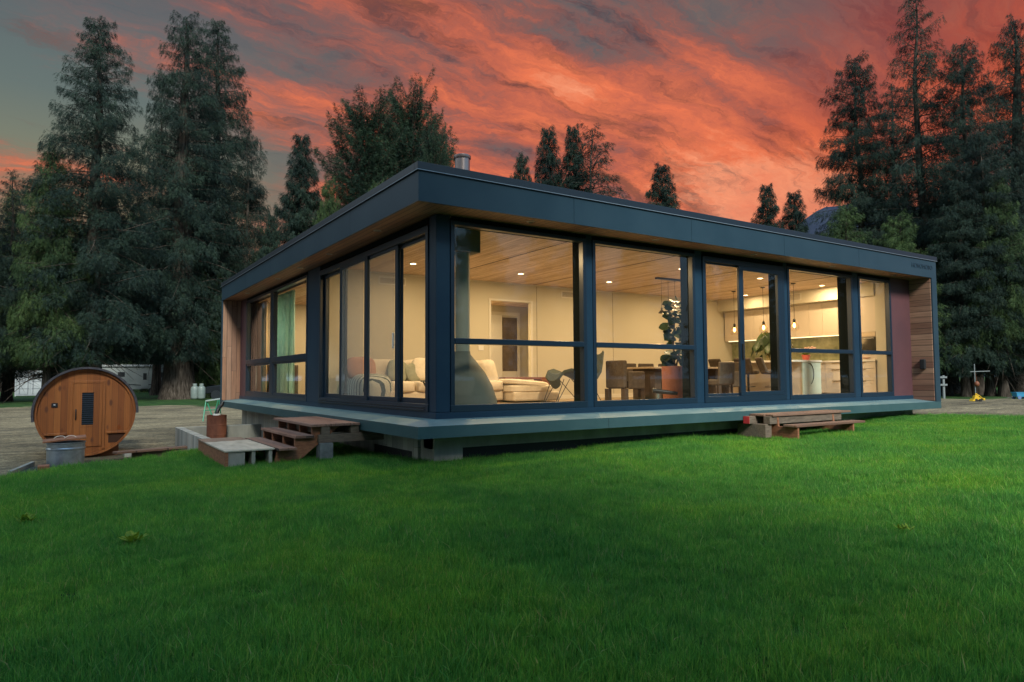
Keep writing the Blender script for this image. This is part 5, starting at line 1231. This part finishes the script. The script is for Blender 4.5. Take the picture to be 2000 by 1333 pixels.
# behind the house
tree('bl', 718, 238, 62, 'leafy broad crown behind the roof, left and lower of the pair', 105, name='leafy_tree')
tree('bl', 802, 218, 66, 'leafy broad crown behind the roof, higher one of the pair', 92, name='leafy_tree')
tree('bl', 852, 290, 60, 'small leafy tree right of the leafy pair, just left of the chimney', 48, name='leafy_tree')
tree('cs', 1022, 300, 70, 'small conifer at the left of the clump behind the roof', 62)
tree('cs', 1075, 246, 72, 'slim pointed conifer in the clump right of the chimney', 74)
tree('cs', 1124, 242, 72, 'slim conifer in the centre of the clump right of the chimney', 70)
tree('fir', 1162, 244, 70, 'layered fir with flat wide boughs at the right of the clump', 112, name='fir_tree')
tree('cs', 1299, 320, 75, 'single small conifer above the middle of the roof', 84)
tree('cs', 1506, 360, 80, 'small conifer near the right roof end, left one of two', 66)
tree('cs', 1560, 374, 80, 'small conifer near the right roof end, right one of two', 70)
# right stand
tree('tall', 1690, 98, 50, 'pointed cedar at the left of the right-hand stand', 112)
tree('cc', 1812, -30, 47, 'highest cedar of the right-hand stand, its top cut by the photo', 140, rz=1.)
tree('tall', 1905, 70, 45, 'cedar right of the highest one, pale bark at its foot', 118, rz=2.)
tree('cb', 2010, 25, 52, 'cedar at the right edge of the photo', 115)
tree('cc', 1760, 150, 55, 'dark cedar between the two peaks of the right-hand stand', 110)
tree('cg', 1660, 400, 44, 'low green cedar just beyond the right roof end', 92)
tree('cg', 1765, 420, 42, 'low green cedar leaning past the right roof corner', 95)
tree('tall', 1884, 300, 41, 'green-skirted cedar with the pale trunk nearest the white post', 80, rz=.4)
tree('tall', 1932, 250, 41, 'cedar with the straight grey trunk right of the white post', 84, rz=4.)
tree('cb', 1853, 380, 48, 'cedar with a dark hollow split trunk beside the house edge', 75)
tree('cg', 1958, 350, 40.5, 'green bushy cedar low at the right edge', 80)
tree('cg', 1848, 470, 43, 'green bushy cedar touching the right edge of the house', 78)
# dense row behind, both sides
rs = random.Random(21)
for i in range(34):
    px = -160+i*24+rs.uniform(-10, 10); tree(rs.choice(['cc', 'cg', 'cs', 'cb']), px, rs.uniform(330, 520) if px < 420 else rs.uniform(430, 540), rs.uniform(88, 112),
         'dark conifer in the dense back row behind the left trees', rs.uniform(52, 75), group='dense back row of conifers on the left')
for i in range(24):
    px = 1590+i*24+rs.uniform(-10, 10); tree(rs.choice(['cc', 'cg', 'cg', 'cb']), px, rs.uniform(440, 560) if px < 1700 else rs.uniform(330, 500), rs.uniform(66, 88),
         'dark conifer in the dense back row behind the right trees', rs.uniform(55, 80), group='dense back row of conifers on the right')
for i in range(22):
    x_, y_ = -6+i*4.6+rs.uniform(-1, 1), (-42 if i % 2 else -34)+rs.uniform(-2, 2)
    tree(rs.choice(['cc', 'cg', 'cb', 'ca']), 0, 0, 0, 'conifer across the lawn, showing only as a dark reflection in the windows', None, group='conifers across the lawn', xy=(x_, y_), height=rs.uniform(15, 20))
for i in range(9):
    x_, y_ = -30+rs.uniform(-3, 3)+i*1.2, 6+i*8+rs.uniform(-2, 2)
    tree(rs.choice(['cc', 'cg', 'cb']), 0, 0, 0, 'conifer left of the yard, showing only as a reflection in the side windows', None, group='conifers left of the yard', xy=(x_, y_), height=rs.uniform(15, 22))
for i, (x_, y_, h_) in enumerate(((-17, -13, 24), (-12.8, -15, 26), (-8.8, -14.2, 25), (-4.6, -16, 26), (-20.5, -6, 22), (-24, -1, 22))):  # cedars added out of view to shade the foreground lawn and sauna
    tree(('ca', 'cb', 'cc')[i % 3], 0, 0, 0, 'unseen cedar added behind the camera to shade the lawn, also reflected in the corner window', 0, group='unseen cedars added to shade the lawn', xy=(x_, y_), height=h_)
for i in range(12):
    tree(('cb', 'cc', 'ca')[i % 3], -95-i*95+rs.uniform(-25, 25), 0, 0, 'tall conifer beyond the left photo edge, showing only as a reflection in the side windows', None, group='tall conifers beyond the left photo edge', xy=tuple(at(-95-i*95, 700, 47-i*.8))[:2], height=rs.uniform(20, 28))
# blue hill far behind the right side
V = []; F = []; n = 60
hx = np.linspace(1250, 2300, n); ht = np.interp(hx, [1250, 1480, 1560, 1620, 1700, 1790, 1900, 2050, 2300], [720, 560, 440, 402, 385, 395, 420, 470, 600])+np.sin(hx*.05)*3
rows = 8
for j in range(rows):
    k = j/(rows-1)
    for i in range(n):
        dep = 700+260*k; p = at(hx[i], 760, dep); zt = at(hx[i], ht[i], 960).z; V.append((p.x, p.y, -5+(zt+5)*k**.8+6*math.sin(i*.7+j*1.7)*k*(1-k)))
for j in range(rows-1):
    for i in range(n-1): F.append((j*n+i, j*n+i+1, (j+1)*n+i+1, (j+1)*n+i))
M['hill'] = mat('blue forested hill', rough=1., spec=0., fn=lambda t, p: t.ramp(t.noise(t.n('ShaderNodeNewGeometry').outputs['Position'], .03, 6, .7), [(.35, (.020, .028, .048)), (.65, (.034, .043, .066))]))
tag(link('hills', fastmesh('hills', np.array(V), np.array(F), 'hill', smooth=True)), kind='structure')
